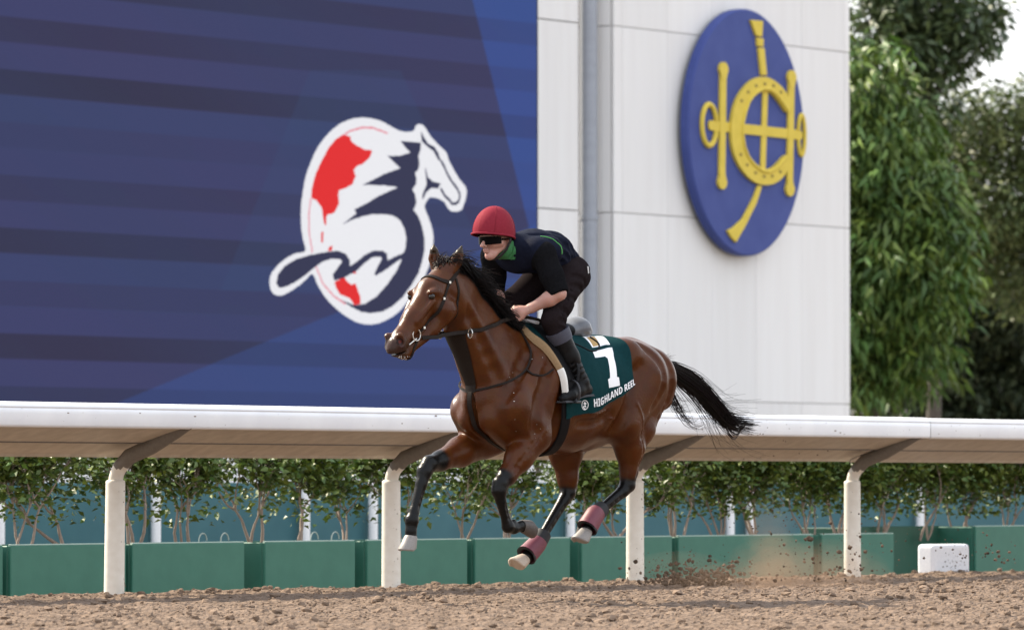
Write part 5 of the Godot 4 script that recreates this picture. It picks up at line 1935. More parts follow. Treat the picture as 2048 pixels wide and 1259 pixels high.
func cloth_mesh(side: float, off: float, s0: float, s1: float, t1: float, ns: int, nt: int, grow_ := 0.0) -> ArrayMesh:
	var st := st_new()
	var g := []
	for i in ns + 1:
		var row := []
		for j in nt + 1:
			var s := lerpf(s0, s1, float(i) / ns)
			var t := t1 * j / nt
			var wv := 0.006 * t * sin(s * 17.0 + 1.3) + 0.004 * t * t * sin(s * 41.0)
			row.append([cloth_point(s, t, side, off + maxf(wv, -0.004), grow_), Vector2(s, t)])
		g.append(row)
	st.set_smooth_group(0)
	for i in ns:
		for j in nt:
			var q := [g[i][j], g[i][j + 1], g[i + 1][j + 1], g[i][j], g[i + 1][j + 1], g[i + 1][j]]
			if side < 0:
				q.reverse()
			for v in q:
				st.set_uv(v[1])
				st.add_vertex(v[0])
	return done(st)

func make_saddle_cloth() -> void:
	var S := 1024
	var im := Image.create(S, S, false, Image.FORMAT_RGB8)
	var green := Color(0.0075, 0.034, 0.038)
	var nz := FastNoiseLite.new()
	nz.seed = 5
	nz.frequency = 0.02
	for y in range(0, S, 4):
		for x in range(0, S, 4):
			var v := 1.0 + 0.14 * nz.get_noise_2d(x, y) + (0.05 if (x / 4 + y / 4) % 2 == 0 else 0.0)
			im.fill_rect(Rect2i(x, y, 4, 4), Color(green.r * v, green.g * v, green.b * v).linear_to_srgb())
	var px := func(a: Array) -> PackedVector2Array:
		var r := PackedVector2Array()
		for i in range(0, a.size(), 2):
			r.append(Vector2(a[i] * (1.12 - 0.10 * a[i + 1]) * S, a[i + 1] * 0.95 * S))
		return r
	var white := Color(0.93, 0.93, 0.94)
	# numeral 7 with its slab serif foot
	fill_poly(im, px.call([0.545, 0.405, 0.805, 0.425, 0.752, 0.545, 0.742, 0.58, 0.712, 0.80, 0.733, 0.815, 0.735, 0.915, 0.598, 0.875, 0.598, 0.775, 0.625, 0.77, 0.672, 0.545, 0.655, 0.51, 0.53, 0.485]), white)
	# patch above it
	fill_poly(im, px.call([0.63, 0.13, 0.86, 0.15, 0.81, 0.372, 0.575, 0.36]), white)
	fill_poly(im, px.call([0.655, 0.16, 0.75, 0.155, 0.685, 0.35, 0.595, 0.35]), Color(0.70, 0.58, 0.40))
	# round badge by the foot
	for q in [[0.040, 0.05, white], [0.033, 0.042, green.linear_to_srgb()]]:
		var r := PackedVector2Array()
		for i in 28:
			r.append(Vector2((0.262 + q[0] * cos(TAU * i / 28)) * S, (0.915 + q[1] * sin(TAU * i / 28)) * S))
		fill_poly(im, r, q[2])
	fill_poly(im, PackedVector2Array([Vector2(0.245, 0.90) * S, Vector2(0.262, 0.88) * S, Vector2(0.285, 0.905) * S, Vector2(0.268, 0.912) * S, Vector2(0.28, 0.94) * S, Vector2(0.25, 0.93) * S, Vector2(0.262, 0.915) * S]), white)
	fill_poly(im, PackedVector2Array([Vector2(0.235, 0.935) * S, Vector2(0.25, 0.915) * S, Vector2(0.255, 0.945) * S, Vector2(0.28, 0.955) * S, Vector2(0.26, 0.96) * S]), white)
	var m := plain_mat(Color.WHITE, 0.8, 0.1)
	m.albedo_texture = ImageTexture.create_from_image(im)
	m.cull_mode = BaseMaterial3D.CULL_DISABLED
	var t := thing("saddle_cloth", "dark green saddle cloth with white number 7 and lettering", "saddle cloth", HORSE_AT, HORSE_TURN)
	part("cloth", cloth_mesh(1.0, 0.016, 0.0, 1.0, 1.0, 44, 40), m, t)
	var m2 := mottled(lin(0.007, 0.031, 0.035), lin(0.0085, 0.037, 0.041), 0.72, 4.0, 0.02, 0.0, 181)
	m2.cull_mode = BaseMaterial3D.CULL_DISABLED
	part("cloth", cloth_mesh(-1.0, 0.016, 0.0, 1.0, 1.0, 16, 14), m2, t)
	# lettering along the hem
	var tm := TextMesh.new()
	var fo := SystemFont.new()
	fo.font_names = PackedStringArray(["Droid Sans"])
	fo.font_weight = 700
	tm.font = fo
	tm.text = "HIGHLAND REEL"
	tm.font_size = 40
	tm.pixel_size = 0.01
	tm.depth = 0.02
	tm.horizontal_alignment = HORIZONTAL_ALIGNMENT_LEFT
	tm.vertical_alignment = VERTICAL_ALIGNMENT_BOTTOM
	var st := st_new()
	var bb := tm.get_aabb()
	for k in tm.get_surface_count():
		var a := tm.surface_get_arrays(k)
		var vs: PackedVector3Array = a[Mesh.ARRAY_VERTEX]
		var ix: PackedInt32Array = a[Mesh.ARRAY_INDEX]
		var mapped := []
		for v in vs:
			var u := (v.x - bb.position.x) / bb.size.x
			var w := (v.y - bb.position.y) / bb.size.y
			var s := lerpf(0.36, 0.99, u)
			var tt := lerpf(0.945, 0.868, w) + 0.028 * u
			mapped.append(cloth_point(s, minf(tt, 0.995), 1.0, 0.0225 + (0.0 if v.z < 0.0 else 0.002)))
		st.set_smooth_group(-1)
		for i in ix:
			st.add_vertex(mapped[i])
	part("lettering", done(st), plain_mat(Color(0.93, 0.93, 0.94), 0.7), t)
	# tan pad and white quilted pad that show in front of the cloth
	var pads := thing("saddle_pad", "tan and white saddle pad showing in front of the green cloth", "saddle pad", HORSE_AT, HORSE_TURN)
	var tan := mottled(lin(0.22, 0.14, 0.07), lin(0.30, 0.195, 0.10), 0.85, 4.0, 0.03, 0.0, 182)
	var wp := mottled(lin(0.72, 0.71, 0.68), lin(0.80, 0.79, 0.77), 0.8, 4.0, 0.03, 0.0, 183)
	for sd: float in [1.0, -1.0]:
		part("tan_pad", pad_strip(sd, 0.10, 0.56, 0.030), tan, pads)
		part("white_pad", pad_strip(sd, 0.545, 0.80, 0.036), wp, pads)

func pad_strip(side: float, t0: float, t1: float, off: float) -> ArrayMesh:
	var st := st_new()
	var g := []
	for i in 17:
		var t := lerpf(t0, t1, i / 16.0)
		var row := []
		for j in 7:
			var s := lerpf(-0.016 - 0.010 * t, 0.02, j / 6.0)
			var bulge := 0.012 * sin(PI * j / 6.0)
			row.append(cloth_point(s, t, side, (off if j > 0 else 0.004) * (1.0 if j < 6 else 0.6) + bulge * 0.6))
		g.append(row)
	st.set_smooth_group(0)
	for i in 16:
		for j in 6:
			var q := [g[i][j], g[i + 1][j], g[i + 1][j + 1], g[i][j], g[i + 1][j + 1], g[i][j + 1]]
			if side > 0:
				q.reverse()
			for v in q:
				st.add_vertex(v)
	return done(st)

func make_saddle() -> void:
	var lea := mottled(lin(0.006, 0.006, 0.007), lin(0.013, 0.013, 0.015), 0.5, 6.0, 0.02, 0.0, 191, 0.18)
	var grey := mottled(lin(0.11, 0.115, 0.13), lin(0.15, 0.155, 0.175), 0.36, 6.0, 0.02, 0.0, 192)
	var wht := plain_mat(lin(0.72, 0.72, 0.74), 0.5)
	var iron := plain_mat(lin(0.05, 0.05, 0.055), 0.35, 0.5, 0.6)
	var t := thing("race_saddle", "small black race saddle with grey cantle, girth and stirrups", "saddle", HORSE_AT, HORSE_TURN)
	var f := Field.new(V(-0.32, 1.50, 0.16), V(0.40, 1.74, -0.16), 0.010)
	f.chain([[0.22, 1.615, 0, 0.05, 1.5], [0.08, 1.595, 0, 0.045, 2.0], [-0.06, 1.60, 0, 0.05, 2.0]], 0.03)
	part("seat", f.mesh(), lea, t)
	f = Field.new(V(-0.36, 1.48, 0.16), V(0.05, 1.74, -0.16), 0.008)
	f.chain([[-0.10, 1.60, 0, 0.05, 1.6], [-0.19, 1.622, 0, 0.058, 1.7], [-0.235, 1.60, 0, 0.05, 1.7]], 0.03)
	part("cantle", f.mesh(), grey, t)
	f = Field.new(V(0.14, 1.52, 0.12), V(0.40, 1.74, -0.12), 0.008)
	f.chain([[0.25, 1.64, 0.06, 0.022], [0.28, 1.668, 0.0, 0.024], [0.25, 1.64, -0.06, 0.022]], 0.02)
	part("pommel", f.mesh(), wht, t)
	for sd: float in [1.0, -1.0]:
		# flap
		var st := st_new()
		var g := []
		for i in 11:
			var row := []
			for j in 11:
				var s := lerpf(0.14, 0.36, i / 10.0)
				var tt := j / 10.0
				var bend := 0.10 * sin(PI * tt) * (1.0 - i / 10.0)
				row.append(cloth_point(s - bend - 0.10 * tt * tt, tt * 0.80, sd, 0.026))
			g.append(row)
		st.set_smooth_group(0)
		for i in 10:
			for j in 10:
				for v in [g[i][j], g[i][j + 1], g[i + 1][j + 1], g[i][j], g[i + 1][j + 1], g[i + 1][j]]:
					st.add_vertex(v)
		part("flap", done(st), lea, t)
		# girth
		var pts := []
		for i in 13:
			var u := i / 12.0
			var ang := lerpf(98.0, 178.0, u)
			var x := lerpf(0.235, 0.13, u)
			var c := V(x, 1.23, 0)
			var d := V(0, cos(deg_to_rad(ang)), sin(deg_to_rad(ang)) * sd)
			pts.append(skin0.hit(c + d * 0.6, c + d * 0.1, 0.004))
		part("girth", strap(skin0, pts, 0.075, 0.008, 0.004, 2), lea, t)
		# stirrup leather and iron
		var ft := V(0.215, 1.188, sd * 0.31)
		var lp := [V(0.17, 1.60, sd * 0.10), V(0.17, 1.50, sd * 0.25), V(0.18, 1.38, sd * 0.325), V(0.20, 1.30, sd * 0.335)]
		var ps := []
		var ns := []
		for i in 13:
			ps.append(curve_at(lp, i / 12.0))
			ns.append(V(0, 0.2, sd))
		st = st_new()
		ribbon(st, ps, ns, 0.022, 0.005)
		part("stirrup_leather", done(st), lea, t)
		st = st_new()
		var rp := []
		var rr := []
		for i in 15:
			var a := deg_to_rad(lerpf(-40, 220, i / 14.0))
			rp.append(V(0.205, 1.232 + 0.070 * sin(a), sd * 0.30 + 0.058 * cos(a)))
			rr.append(0.007)
		tube(st, rp, rr, 8)
		bevel_box(st, V(0.205, 1.176, sd * 0.30), Vector3(0.05, 0.014, 0.11), 0.004)
		part("stirrup_iron", done(st), iron, t)
		# loose loop of the leather behind the boot
		if sd > 0:
			part("leather_end", thing_pipe([V(0.16, 1.55, 0.20), V(0.10, 1.50, 0.285), V(0.03, 1.475, 0.305), V(-0.04, 1.49, 0.30), V(-0.06, 1.525, 0.28), V(-0.02, 1.56, 0.25)], 0.005), lea, t)

# ---------------------------------------------------------------- jockey, in the horse's frame
func hand_of(f: Field, wrist: Vector3, fist: Vector3, s: float) -> void:
	var a := (fist - wrist).normalized()
	var up := (Vector3.UP - a * a.y).normalized()
	var inn := V(0, 0, -s)
	inn = (inn - a * inn.dot(a) - up * inn.dot(up)).normalized()
	f.bone(wrist, fist - a * 0.02, 0.026, 0.030, 1.0, 0.02)
	f.bone(fist + up * 0.018, fist - up * 0.022, 0.024, 0.022, 1.0, 0.02)
	for k in 4:
		var kn := fist + a * (0.030 - 0.004 * absf(k - 1.2)) + up * (0.030 - 0.020 * k) - inn * 0.004
		var m := kn + a * 0.016 + inn * 0.026
		var e := m - a * 0.030 + inn * 0.010
		f.bone(kn - a * 0.02, kn, 0.011, 0.0115, 1.0, 0.008)
		f.bone(kn, m, 0.0110, 0.0095, 1.0, 0.005)
		f.bone(m, e, 0.0095, 0.0085, 1.0, 0.005)
	f.bone(fist - a * 0.03 + up * 0.022 + inn * 0.006, fist + a * 0.006 + up * 0.042 + inn * 0.014, 0.014, 0.0115, 1.0, 0.012)
	f.bone(fist + a * 0.006 + up * 0.042 + inn * 0.014, fist + a * 0.036 + up * 0.036 + inn * 0.020, 0.0115, 0.0095, 1.0, 0.006)

func face_of(f: Field) -> void:
	# skull, jaw and face look forward and down over the horse's neck
	f.bone(V(0.53, 2.165, 0), V(0.565, 2.15, 0), 0.088, 0.080, 0.86, 0.03)
	f.bone(V(0.555, 2.10, 0), V(0.580, 2.045, 0), 0.060, 0.036, 0.90, 0.03)
	f.bone(V(0.603, 2.022, 0), V(0.594, 2.026, 0), 0.019, 0.021, 1.05, 0.02)
	for s: float in [1.0, -1.0]:
		f.bone(V(0.520, 2.080, s * 0.046), V(0.594, 2.020, s * 0.010), 0.014, 0.013, 1.0, 0.022)
		f.bone(V(0.605, 2.093, s * 0.036), V(0.565, 2.098, s * 0.056), 0.020, 0.018, 1.0, 0.025)
		f.bone(V(0.622, 2.133, s * 0.028), V(0.600, 2.137, s * 0.052), 0.013, 0.012, 1.0, 0.015)
		f.bone(V(0.505, 2.125, s * 0.078), V(0.508, 2.092, s * 0.074), 0.014, 0.009, 0.6, 0.008)
	# nose, lips
	f.bone(V(0.632, 2.118, 0), V(0.664, 2.080, 0), 0.009, 0.0115, 1.0, 0.008)
	f.bone(V(0.642, 2.078, 0.010), V(0.642, 2.078, -0.010), 0.0085, 0.0085, 1.0, 0.008)
	f.bone(V(0.630, 2.058, 0.012), V(0.630, 2.058, -0.012), 0.0075, 0.0075, 1.0, 0.006)
	f.bone(V(0.625, 2.046, 0.010), V(0.625, 2.046, -0.010), 0.0075, 0.0075, 1.0, 0.006)
	f.bone(V(0.645, 2.0525, 0.020), V(0.645, 2.0525, -0.020), 0.003, 0.003, 1.0, 0.003, true)
	# neck
	f.bone(V(0.50, 2.10, 0), V(0.40, 2.07, 0), 0.055, 0.062, 1.0, 0.03)

func make_jockey() -> void:
	var t := thing("person", "jockey in red helmet and dark clothes crouching over the galloping horse", "person", HORSE_AT, HORSE_TURN)
	var sh := [V(0.325, 2.035, 0.18), V(0.345, 2.035, -0.18)]
	var el := [V(0.305, 1.805, 0.285), V(0.285, 1.825, -0.225)]
	var wr := [V(0.378, 1.722, 0.135), V(0.385, 1.722, -0.085)]
	var fi := [V(0.438, 1.690, 0.092), V(0.43, 1.684, -0.055)]
	var hip := [V(0.01, 1.893, 0.095), V(0.01, 1.893, -0.095)]
	var kn := [V(0.295, 1.650, 0.225), V(0.295, 1.650, -0.225)]
	var an := [V(0.110, 1.300, 0.290), V(0.110, 1.300, -0.290)]
	# skin
	var f := Field.new(V(-0.30, 1.20, 0.40), V(0.56, 2.16, -0.40), 0.0125)
	f.chain([[-0.07, 1.95, 0, 0.07, 1.2], [0.10, 2.04, 0, 0.07, 1.2], [0.30, 2.04, 0, 0.075, 1.3], [0.39, 2.07, 0, 0.06, 1.0]], 0.04)
	f.bone(V(0.40, 2.07, 0), V(0.50, 2.11, 0), 0.060, 0.055, 1.0, 0.02)
	for i in 2:
		f.bone(sh[i], el[i], 0.045, 0.039, 1.0, 0.02)
		f.chain([[el[i].x, el[i].y, el[i].z, 0.040], [lerpf(el[i].x, wr[i].x, 0.35), lerpf(el[i].y, wr[i].y, 0.35), lerpf(el[i].z, wr[i].z, 0.35), 0.044], [wr[i].x, wr[i].y, wr[i].z, 0.028]], 0.02)
		f.bone(wr[i], fi[i], 0.027, 0.024, 1.0, 0.02)
		f.bone(hip[i], kn[i], 0.055, 0.038, 1.0, 0.02)
		f.bone(kn[i], an[i], 0.036, 0.026, 1.0, 0.02)
	var skin_c := func(p: Vector3) -> Color:
		var n := coat_noise.get_noise_3dv(p * 22.0)
		var c := Color(0.50, 0.285, 0.235).lerp(Color(0.42, 0.22, 0.18), 0.5 + 0.5 * n)
		if p.distance_to(V(0.63, 2.052, 0)) < 0.022:
			c = c.lerp(Color(0.42, 0.19, 0.165), 0.4)
		return c
	var body := f.mesh(skin_c, func(p: Vector3) -> bool: return p.x < 0.455)
	var hf := Field.new(V(0.42, 1.98, 0.12), V(0.70, 2.28, -0.12), 0.005)
	face_of(hf)
	var fm := hf.mesh(skin_c, func(p: Vector3) -> bool: return p.x > 0.44)
	var st := SurfaceTool.new()
	st.append_from(body, 0, Transform3D())
	st.append_from(fm, 0, Transform3D())
	for i in 2:
		var g := Field.new(V(0.34, 1.61, 0.18 if i == 0 else 0.02), V(0.54, 1.78, 0.0 if i == 0 else -0.13), 0.0042)
		hand_of(g, wr[i], fi[i], 1.0 if i == 0 else -1.0)
		st.append_from(g.mesh(skin_c, func(p: Vector3) -> bool: return p.x > 0.352), 0, Transform3D())
	var sm := vcol_mat(0.5, 0.4)
	sm.subsurf_scatter_enabled = true
	sm.subsurf_scatter_strength = 0.15
	part("body", st.commit(), sm, t)
	# clothing
	var black := mottled(lin(0.0055, 0.0055, 0.0065), lin(0.011, 0.011, 0.0125), 0.9, 5.0, 0.02, 0.4, 201, 0.06)
	var navy := mottled(lin(0.0065, 0.008, 0.017), lin(0.012, 0.0145, 0.028), 0.7, 3.0, 0.02, 0.6, 202, 0.12)
	var brown := mottled(lin(0.012, 0.0085, 0.0095), lin(0.020, 0.015, 0.016), 0.85, 5.0, 0.02, 0.4, 203, 0.08)
	var near_sleeve: Field
	for i in 2:
		f = Field.new(V(0.15, 1.74, 0.40 if i == 0 else -0.06), V(0.48, 2.16, 0.06 if i == 0 else -0.40), 0.009)
		f.chain([[0.30, 2.03, sh[i].z * 0.5, 0.085], [sh[i].x, sh[i].y, sh[i].z, 0.075], [lerpf(sh[i].x, el[i].x, 0.55), lerpf(sh[i].y, el[i].y, 0.55), lerpf(sh[i].z, el[i].z, 0.55), 0.070], [lerpf(sh[i].x, el[i].x, 1.0), lerpf(sh[i].y, el[i].y, 1.0), lerpf(sh[i].z, el[i].z, 1.0), 0.061]], 0.02)
		# folds at the elbow, cut off square above it
		var ax: Vector3 = (el[i] - sh[i]).normalized()
		var cuff: Vector3 = sh[i] + (el[i] - sh[i]) * 0.98
		var a: Vector3 = cuff + ax * 0.40
		f.bone(a, a, 0.395, 0.395, 1.0, 0.01, true)
		for q in [0.35, 0.55, 0.72, 0.84]:
			var c: Vector3 = sh[i].lerp(el[i], q)
			var sd := ax.cross(Vector3(0, 0, 1)).normalized()
			f.bone(c + sd * 0.078 + Vector3(0, 0.01, -0.05), c + sd * 0.074 + Vector3(0, -0.015, 0.05), 0.006, 0.004, 1.0, 0.02, true)
		if i == 0:
			near_sleeve = f
		part("sleeve", f.mesh(), black, t)
	f = Field.new(V(-0.24, 1.80, 0.26), V(0.47, 2.24, -0.26), 0.009)
	f.chain([[-0.05, 1.995, 0, 0.110, 1.18], [0.06, 2.058, 0, 0.120, 1.25], [0.20, 2.064, 0, 0.122, 1.38], [0.32, 2.05, 0, 0.115, 1.5], [0.395, 2.085, 0, 0.078, 1.1]], 0.04)
	for s: float in [1.0, -1.0]:
		f.bone(V(0.24, 2.06, s * 0.15), V(0.34, 2.06, s * 0.15), 0.085, 0.075, 1.0, 0.04)
		# creases of the back
		f.bone(V(0.16, 2.16, s * 0.14), V(-0.02, 2.03, s * 0.155), 0.010, 0.008, 1.0, 0.03, true)
		f.bone(V(0.02, 2.10, s * 0.14), V(-0.08, 1.98, s * 0.145), 0.008, 0.006, 1.0, 0.03, true)
	var hem := V(-0.10, 1.915, 0)
	f.bone(hem + V(-0.16, -0.10, 0), hem + V(-0.16, -0.10, 0), 0.16, 0.16, 1.6, 0.01, true)
	for fold in [[V(0.30, 1.98, 0.2), V(0.20, 1.95, 0.2), V(0.10, 1.96, 0.18)], [V(0.24, 2.10, 0.2), V(0.14, 2.06, 0.2), V(0.02, 1.98, 0.18)], [V(0.12, 2.12, 0.16), V(0.03, 2.06, 0.18), V(-0.05, 1.97, 0.17)], [V(0.06, 2.16, 0.06), V(-0.02, 2.11, 0.10), V(-0.08, 2.03, 0.14)], [V(0.20, 2.18, 0.05), V(0.10, 2.17, 0.08), V(0.02, 2.12, 0.13)], [V(0.33, 2.16, 0.08), V(0.27, 2.17, 0.12), V(0.20, 2.15, 0.16)], [V(0.34, 1.95, 0.05), V(0.22, 1.93, 0.1), V(0.08, 1.93, 0.12)], [V(0.00, 2.02, 0.17), V(-0.06, 2.0, 0.16), V(-0.10, 1.93, 0.15)]]:
		groove_one(f, fold, 0.007, 0.022)
	part("vest", f.mesh(), navy, t)
	var lime := plain_mat(lin(0.10, 0.42, 0.10), 0.7)
	var pp := []
	for i in 13:
		var c: Vector3 = f.skin(curve_at([V(0.315, 2.13, 0.15), V(0.275, 2.125, 0.19), V(0.235, 2.09, 0.215), V(0.215, 2.04, 0.225)], i / 12.0), 0.002)[0]
		var dd := near_sleeve.at(c)
		if dd < 0.003 and dd > -0.05:
			c = near_sleeve.skin(c, 0.003)[0]
		pp.append(c)
	part("piping", thing_pipe(pp, 0.0026), lime, t)
	f = Field.new(V(-0.30, 1.36, 0.36), V(0.42, 2.08, -0.36), 0.0115)
	f.chain([[0.02, 1.965, 0, 0.10, 1.25], [-0.07, 1.95, 0, 0.106, 1.25]], 0.04)
	for i in 2:
		var h: Vector3 = hip[i]
		var k: Vector3 = kn[i]
		var a: Vector3 = an[i]
		f.bone(V(-0.075, 1.93, h.z * -0.75), h, 0.112, 0.108, 1.0, 0.04)
		f.chain([[h.x, h.y, h.z, 0.108], [lerpf(h.x, k.x, 0.55), lerpf(h.y, k.y, 0.55), lerpf(h.z, k.z, 0.55), 0.086], [k.x - 0.01, k.y, k.z, 0.071]], 0.03)
		f.chain([[k.x - 0.01, k.y, k.z, 0.071], [lerpf(k.x, a.x, 0.22), lerpf(k.y, a.y, 0.22), lerpf(k.z, a.z, 0.22), 0.062], [lerpf(k.x, a.x, 0.4), lerpf(k.y, a.y, 0.4), lerpf(k.z, a.z, 0.4), 0.050]], 0.02)
		# creases behind the knee and over the thigh
		for q in [0.25, 0.45, 0.65, 0.8]:
			var c := h.lerp(k, q)
			f.bone(c + Vector3(0.02, -0.10, -0.03 * signf(-h.z)), c + Vector3(0.05, 0.02, -0.11 * signf(-h.z)), 0.006, 0.004, 1.0, 0.025, true)
	for fold in [[V(-0.06, 1.80, 0.2), V(0.03, 1.85, 0.22), V(0.12, 1.86, 0.22)], [V(-0.10, 1.84, 0.2), V(-0.02, 1.90, 0.22), V(0.08, 1.92, 0.2)], [V(0.03, 1.74, 0.25), V(0.12, 1.79, 0.28), V(0.20, 1.80, 0.27)], [V(0.16, 1.66, 0.28), V(0.22, 1.71, 0.3), V(0.28, 1.73, 0.29)], [V(0.18, 1.62, 0.29), V(0.25, 1.64, 0.31), V(0.31, 1.65, 0.3)], [V(0.17, 1.58, 0.28), V(0.23, 1.59, 0.31), V(0.30, 1.60, 0.3)], [V(-0.15, 1.95, 0.15), V(-0.10, 1.90, 0.19), V(-0.06, 1.84, 0.2)]]:
		groove_one(f, fold, 0.008, 0.022)
	part("breeches", f.mesh(), brown, t)
	var tag := part("side_tag", box_mesh(Vector3(0.012, 0.042, 0.004), 0.001), plain_mat(lin(0.7, 0.7, 0.7), 0.6), t)
	tag.position = f.skin(V(-0.085, 1.955, 0.18), 0.004)[0]
	tag.rotation = Vector3(0, 0.3, -0.3)
	# boots: cuff, shaft, foot
	var boot := mottled(lin(0.006, 0.006, 0.0065), lin(0.012, 0.0115, 0.012), 0.38, 6.0, 0.02, 0.3, 204, 0.22)
	var cuffm := mottled(lin(0.038, 0.040, 0.060), lin(0.052, 0.054, 0.078), 0.7, 6.0, 0.02, 0.3, 205)
	var sole := plain_mat(lin(0.03, 0.03, 0.035), 0.8)
	for i in 2:
		var k: Vector3 = kn[i]
		var a: Vector3 = an[i]
		var s := 1.0 if i == 0 else -1.0
		part("sock", sleeve([k.lerp(a, 0.17), k.lerp(a, 0.26), k.lerp(a, 0.34)], [0.074, 0.072, 0.066], 0.014), cuffm, t)
		f = Field.new(V(-0.08, 1.15, 0.40 if i == 0 else -0.20), V(0.36, 1.60, 0.20 if i == 0 else -0.40), 0.008)
		f.chain([[lerpf(k.x, a.x, 0.34), lerpf(k.y, a.y, 0.34), lerpf(k.z, a.z, 0.34), 0.061], [lerpf(k.x, a.x, 0.6), lerpf(k.y, a.y, 0.6), lerpf(k.z, a.z, 0.6), 0.056], [a.x, a.y, a.z, 0.044], [a.x - 0.015, a.y - 0.03, a.z, 0.040]], 0.02)
		f.chain([[a.x - 0.055, a.y - 0.050, a.z, 0.034, 1.0], [a.x + 0.04, a.y - 0.060, a.z, 0.040, 0.95], [a.x + 0.12, a.y - 0.088, a.z - s * 0.006, 0.034, 1.2], [a.x + 0.18, a.y - 0.105, a.z - s * 0.010, 0.024, 1.4]], 0.03)
		# wrinkles at the ankle
		for q in [0.74, 0.82, 0.90, 0.98]:
			var c := k.lerp(a, q)
			f.bone(c + Vector3(0.045, 0.012, -0.04), c + Vector3(0.04, -0.004, 0.045), 0.005, 0.005, 1.0, 0.018, true)
			f.bone(c + Vector3(-0.03, 0.016, -s * 0.04), c + Vector3(0.03, -0.008, -s * 0.046), 0.005, 0.004, 1.0, 0.018, true)
		var b := part("riding_boot", f.mesh(), boot, t)
		var so := st_new()
		ribbon(so, [a + Vector3(-0.08, -0.088, 0), a + Vector3(-0.02, -0.092, 0), a + Vector3(0.04, -0.100, 0), a + Vector3(0.12, -0.126, -s * 0.006), a + Vector3(0.195, -0.130, -s * 0.01)], [Vector3.UP, Vector3.UP, Vector3.UP, Vector3.UP, Vector3.UP], 0.075, 0.012)
		part("sole", done(so), sole, b)
	# green neck warmer
	f = Field.new(V(0.36, 2.0, 0.12), V(0.56, 2.17, -0.12), 0.006)
	f.bone(V(0.485, 2.075, 0), V(0.40, 2.06, 0), 0.070, 0.080, 1.0, 0.02)
	f.bone(V(0.565, 2.12, 0), V(0.565, 2.12, 0), 0.085, 0.085, 1.0, 0.01, true)
	for q in [0.3, 0.6]:
		var c := V(0.485, 2.075, 0).lerp(V(0.40, 2.06, 0), q)
		f.bone(c + V(0, 0.03, 0.07), c + V(0.01, -0.06, 0.05), 0.004, 0.004, 1.0, 0.015, true)
	part("neck_warmer", f.mesh(), mottled(lin(0.025, 0.14, 0.045), lin(0.04, 0.19, 0.065), 0.85, 8.0, 0.03, 0.2, 206), t)
	# helmet with cloth cover: panels, peak, rear knot
	var hc := V(0.558, 2.158, 0)
	var tilt := deg_to_rad(7.0)
	var red := mottled(lin(0.185, 0.017, 0.029), lin(0.235, 0.025, 0.04), 0.7, 6.0, 0.02, 0.15, 207, 0.15)
	var hs := st_new()
	var grid := []
	for i in 17:
		var row := []
		var ph := deg_to_rad(lerpf(0.0, 97.0, i / 16.0))
		for k in 41:
			var a := TAU * k / 40
			var p := Vector3(sin(ph) * cos(a) * 0.138, cos(ph) * 0.157, sin(ph) * sin(a) * 0.114)
			# seams between the panels of the cover
			var seam := pow(maxf(0.0, 1.0 - absf(sin(a * 2.0 + PI * 0.5)) * 9.0), 1.0) * sin(ph)
			p *= 1.0 - 0.010 * seam
			row.append(hc + p.rotated(Vector3(0, 0, 1), tilt))
		grid.append(row)
	hs.set_smooth_group(0)
	for i in 16:
		for k in 40:
			for v in [grid[i][k], grid[i + 1][k + 1], grid[i + 1][k], grid[i][k], grid[i][k + 1], grid[i + 1][k + 1]]:
				hs.add_vertex(v)
	var hel := part("helmet", done(hs), red, t)
	for a0: float in [PI * 0.27, -PI * 0.27, PI * 0.73, -PI * 0.73]:
		var sp2 := []
		var sr := []
		for i in 15:
			var ph := deg_to_rad(lerpf(4.0, 96.0, i / 14.0))
			var p := Vector3(sin(ph) * cos(a0) * 0.1385, cos(ph) * 0.1575, sin(ph) * sin(a0) * 0.1145)
			sp2.append(hc + p.rotated(Vector3(0, 0, 1), tilt))
			sr.append(0.0018)
		part("seam", tube_mesh(sp2, sr, 6), red, hel)
	# rolled brim of the cover, with a slight peak
	var bp := []
	var br := []
	for k in 41:
		var a := TAU * k / 40
		var pk := maxf(0.0, cos(a))
		var p := Vector3(cos(a) * (0.138 + 0.014 * pk * pk), -0.018 - 0.006 * pk, sin(a) * 0.114)
		bp.append(hc + p.rotated(Vector3(0, 0, 1), tilt))
		br.append(0.006)
	part("brim", tube_mesh(bp, br, 8), red, hel)
	f = Field.new(V(0.36, 2.08, 0.06), V(0.46, 2.24, -0.06), 0.006)
	f.chain([[0.425, 2.19, 0.0, 0.022], [0.405, 2.165, 0.0, 0.018], [0.40, 2.14, 0.0, 0.010]], 0.02)
	part("rear_tie", f.mesh(), red, hel)
	# inner shell under the cover
	f = Field.new(V(0.40, 2.05, 0.14), V(0.72, 2.24, -0.14), 0.008)
	f.bone(V(0.540, 2.158, 0), V(0.55, 2.158, 0), 0.112, 0.112, 0.92, 0.02)
	f.bone(V(0.57, 1.99, 0), V(0.64, 1.96, 0), 0.170, 0.170, 1.0, 0.01, true)
	part("shell", f.mesh(), black, hel)
	# chin strap
	var chs := plain_mat(lin(0.012, 0.012, 0.013), 0.6)
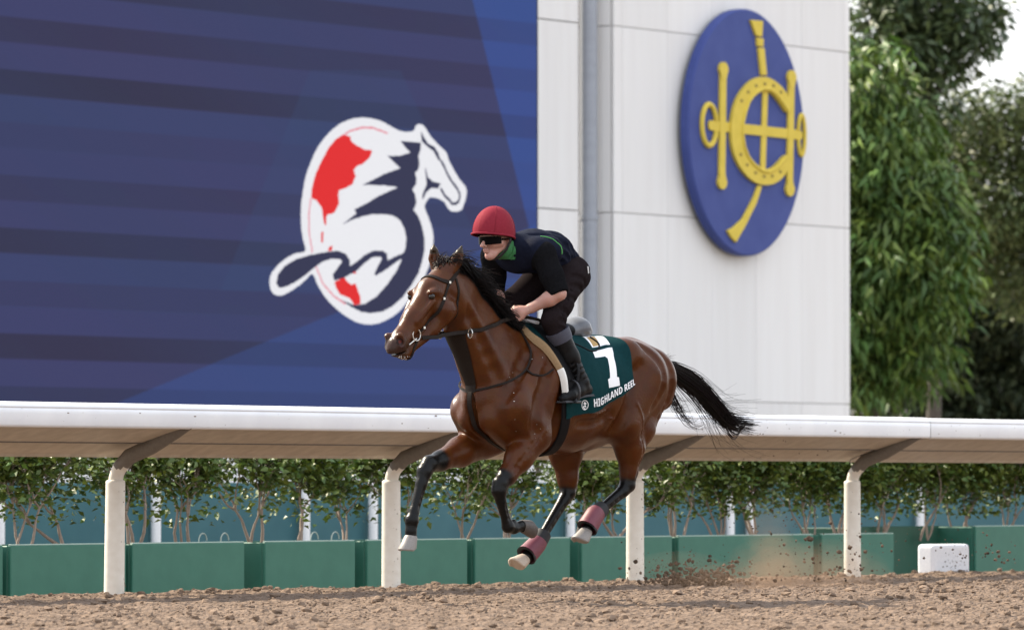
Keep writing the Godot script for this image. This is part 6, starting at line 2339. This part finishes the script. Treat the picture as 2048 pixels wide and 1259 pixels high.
	for s: float in [1.0, -1.0]:
		var ps := []
		var ns := []
		for q in [V(0.515, 2.155, s * 0.090), V(0.513, 2.11, s * 0.086), V(0.525, 2.06, s * 0.066), V(0.55, 2.02, s * 0.038), V(0.565, 2.003, 0.0)]:
			ps.append(q)
			ns.append(V(0.0, -0.2, s))
		var cs := st_new()
		ribbon(cs, ps, ns, 0.018, 0.005)
		part("chin_strap", done(cs), chs, t)
	# wrap-round sunglasses
	var gl := st_new()
	var gm := plain_mat(lin(0.003, 0.003, 0.0035), 0.22, 0.12)
	var rowa := []
	for k in 25:
		var a := deg_to_rad(lerpf(-82, 82, k / 24.0))
		var hgt := 0.027 - 0.008 * pow(absf(sin(a)), 3.0) - 0.009 * exp(-pow(a / 0.13, 2.0))
		var c := V(0.568 + 0.082 * cos(a), 2.112, -0.079 * sin(a))
		rowa.append([c + Vector3(0.004, 0.022, 0), c + Vector3(0.0, -hgt, 0)])
	gl.set_smooth_group(0)
	for k in 24:
		for v in [rowa[k][0], rowa[k + 1][1], rowa[k][1], rowa[k][0], rowa[k + 1][0], rowa[k + 1][1]]:
			gl.add_vertex(v)
	var gg := part("sunglasses", done(gl), gm, t)
	for s: float in [1.0, -1.0]:
		part("temple", tube_mesh([V(0.575, 2.118, s * 0.080), V(0.51, 2.122, s * 0.083)], [0.006, 0.005], 6), gm, gg)

func thing_pipe(pts: Array, r: float) -> ArrayMesh:
	var p := []
	var rr := []
	for i in 13:
		p.append(curve_at(pts, i / 12.0))
		rr.append(r)
	return tube_mesh(p, rr, 6)

# ----------------------------------------------------------------
func _ready() -> void:
	rng.seed = 20240611
	var t0 := Time.get_ticks_msec()
	set_camera_and_light()
	make_ground()
	print("ground ", Time.get_ticks_msec() - t0)
	make_screen()
	make_tower()
	make_emblem()
	print("screen ", Time.get_ticks_msec() - t0)
	make_trees()
	make_windbreak()
	make_planters()
	make_shrubs()
	make_rail()
	make_block()
	print("setting ", Time.get_ticks_msec() - t0)
	make_horse()
	print("horse ", Time.get_ticks_msec() - t0)
	make_bridle()
	make_saddle_cloth()
	make_saddle()
	print("tack ", Time.get_ticks_msec() - t0)
	make_jockey()
	print("jockey ", Time.get_ticks_msec() - t0)
	make_thrown_dirt()
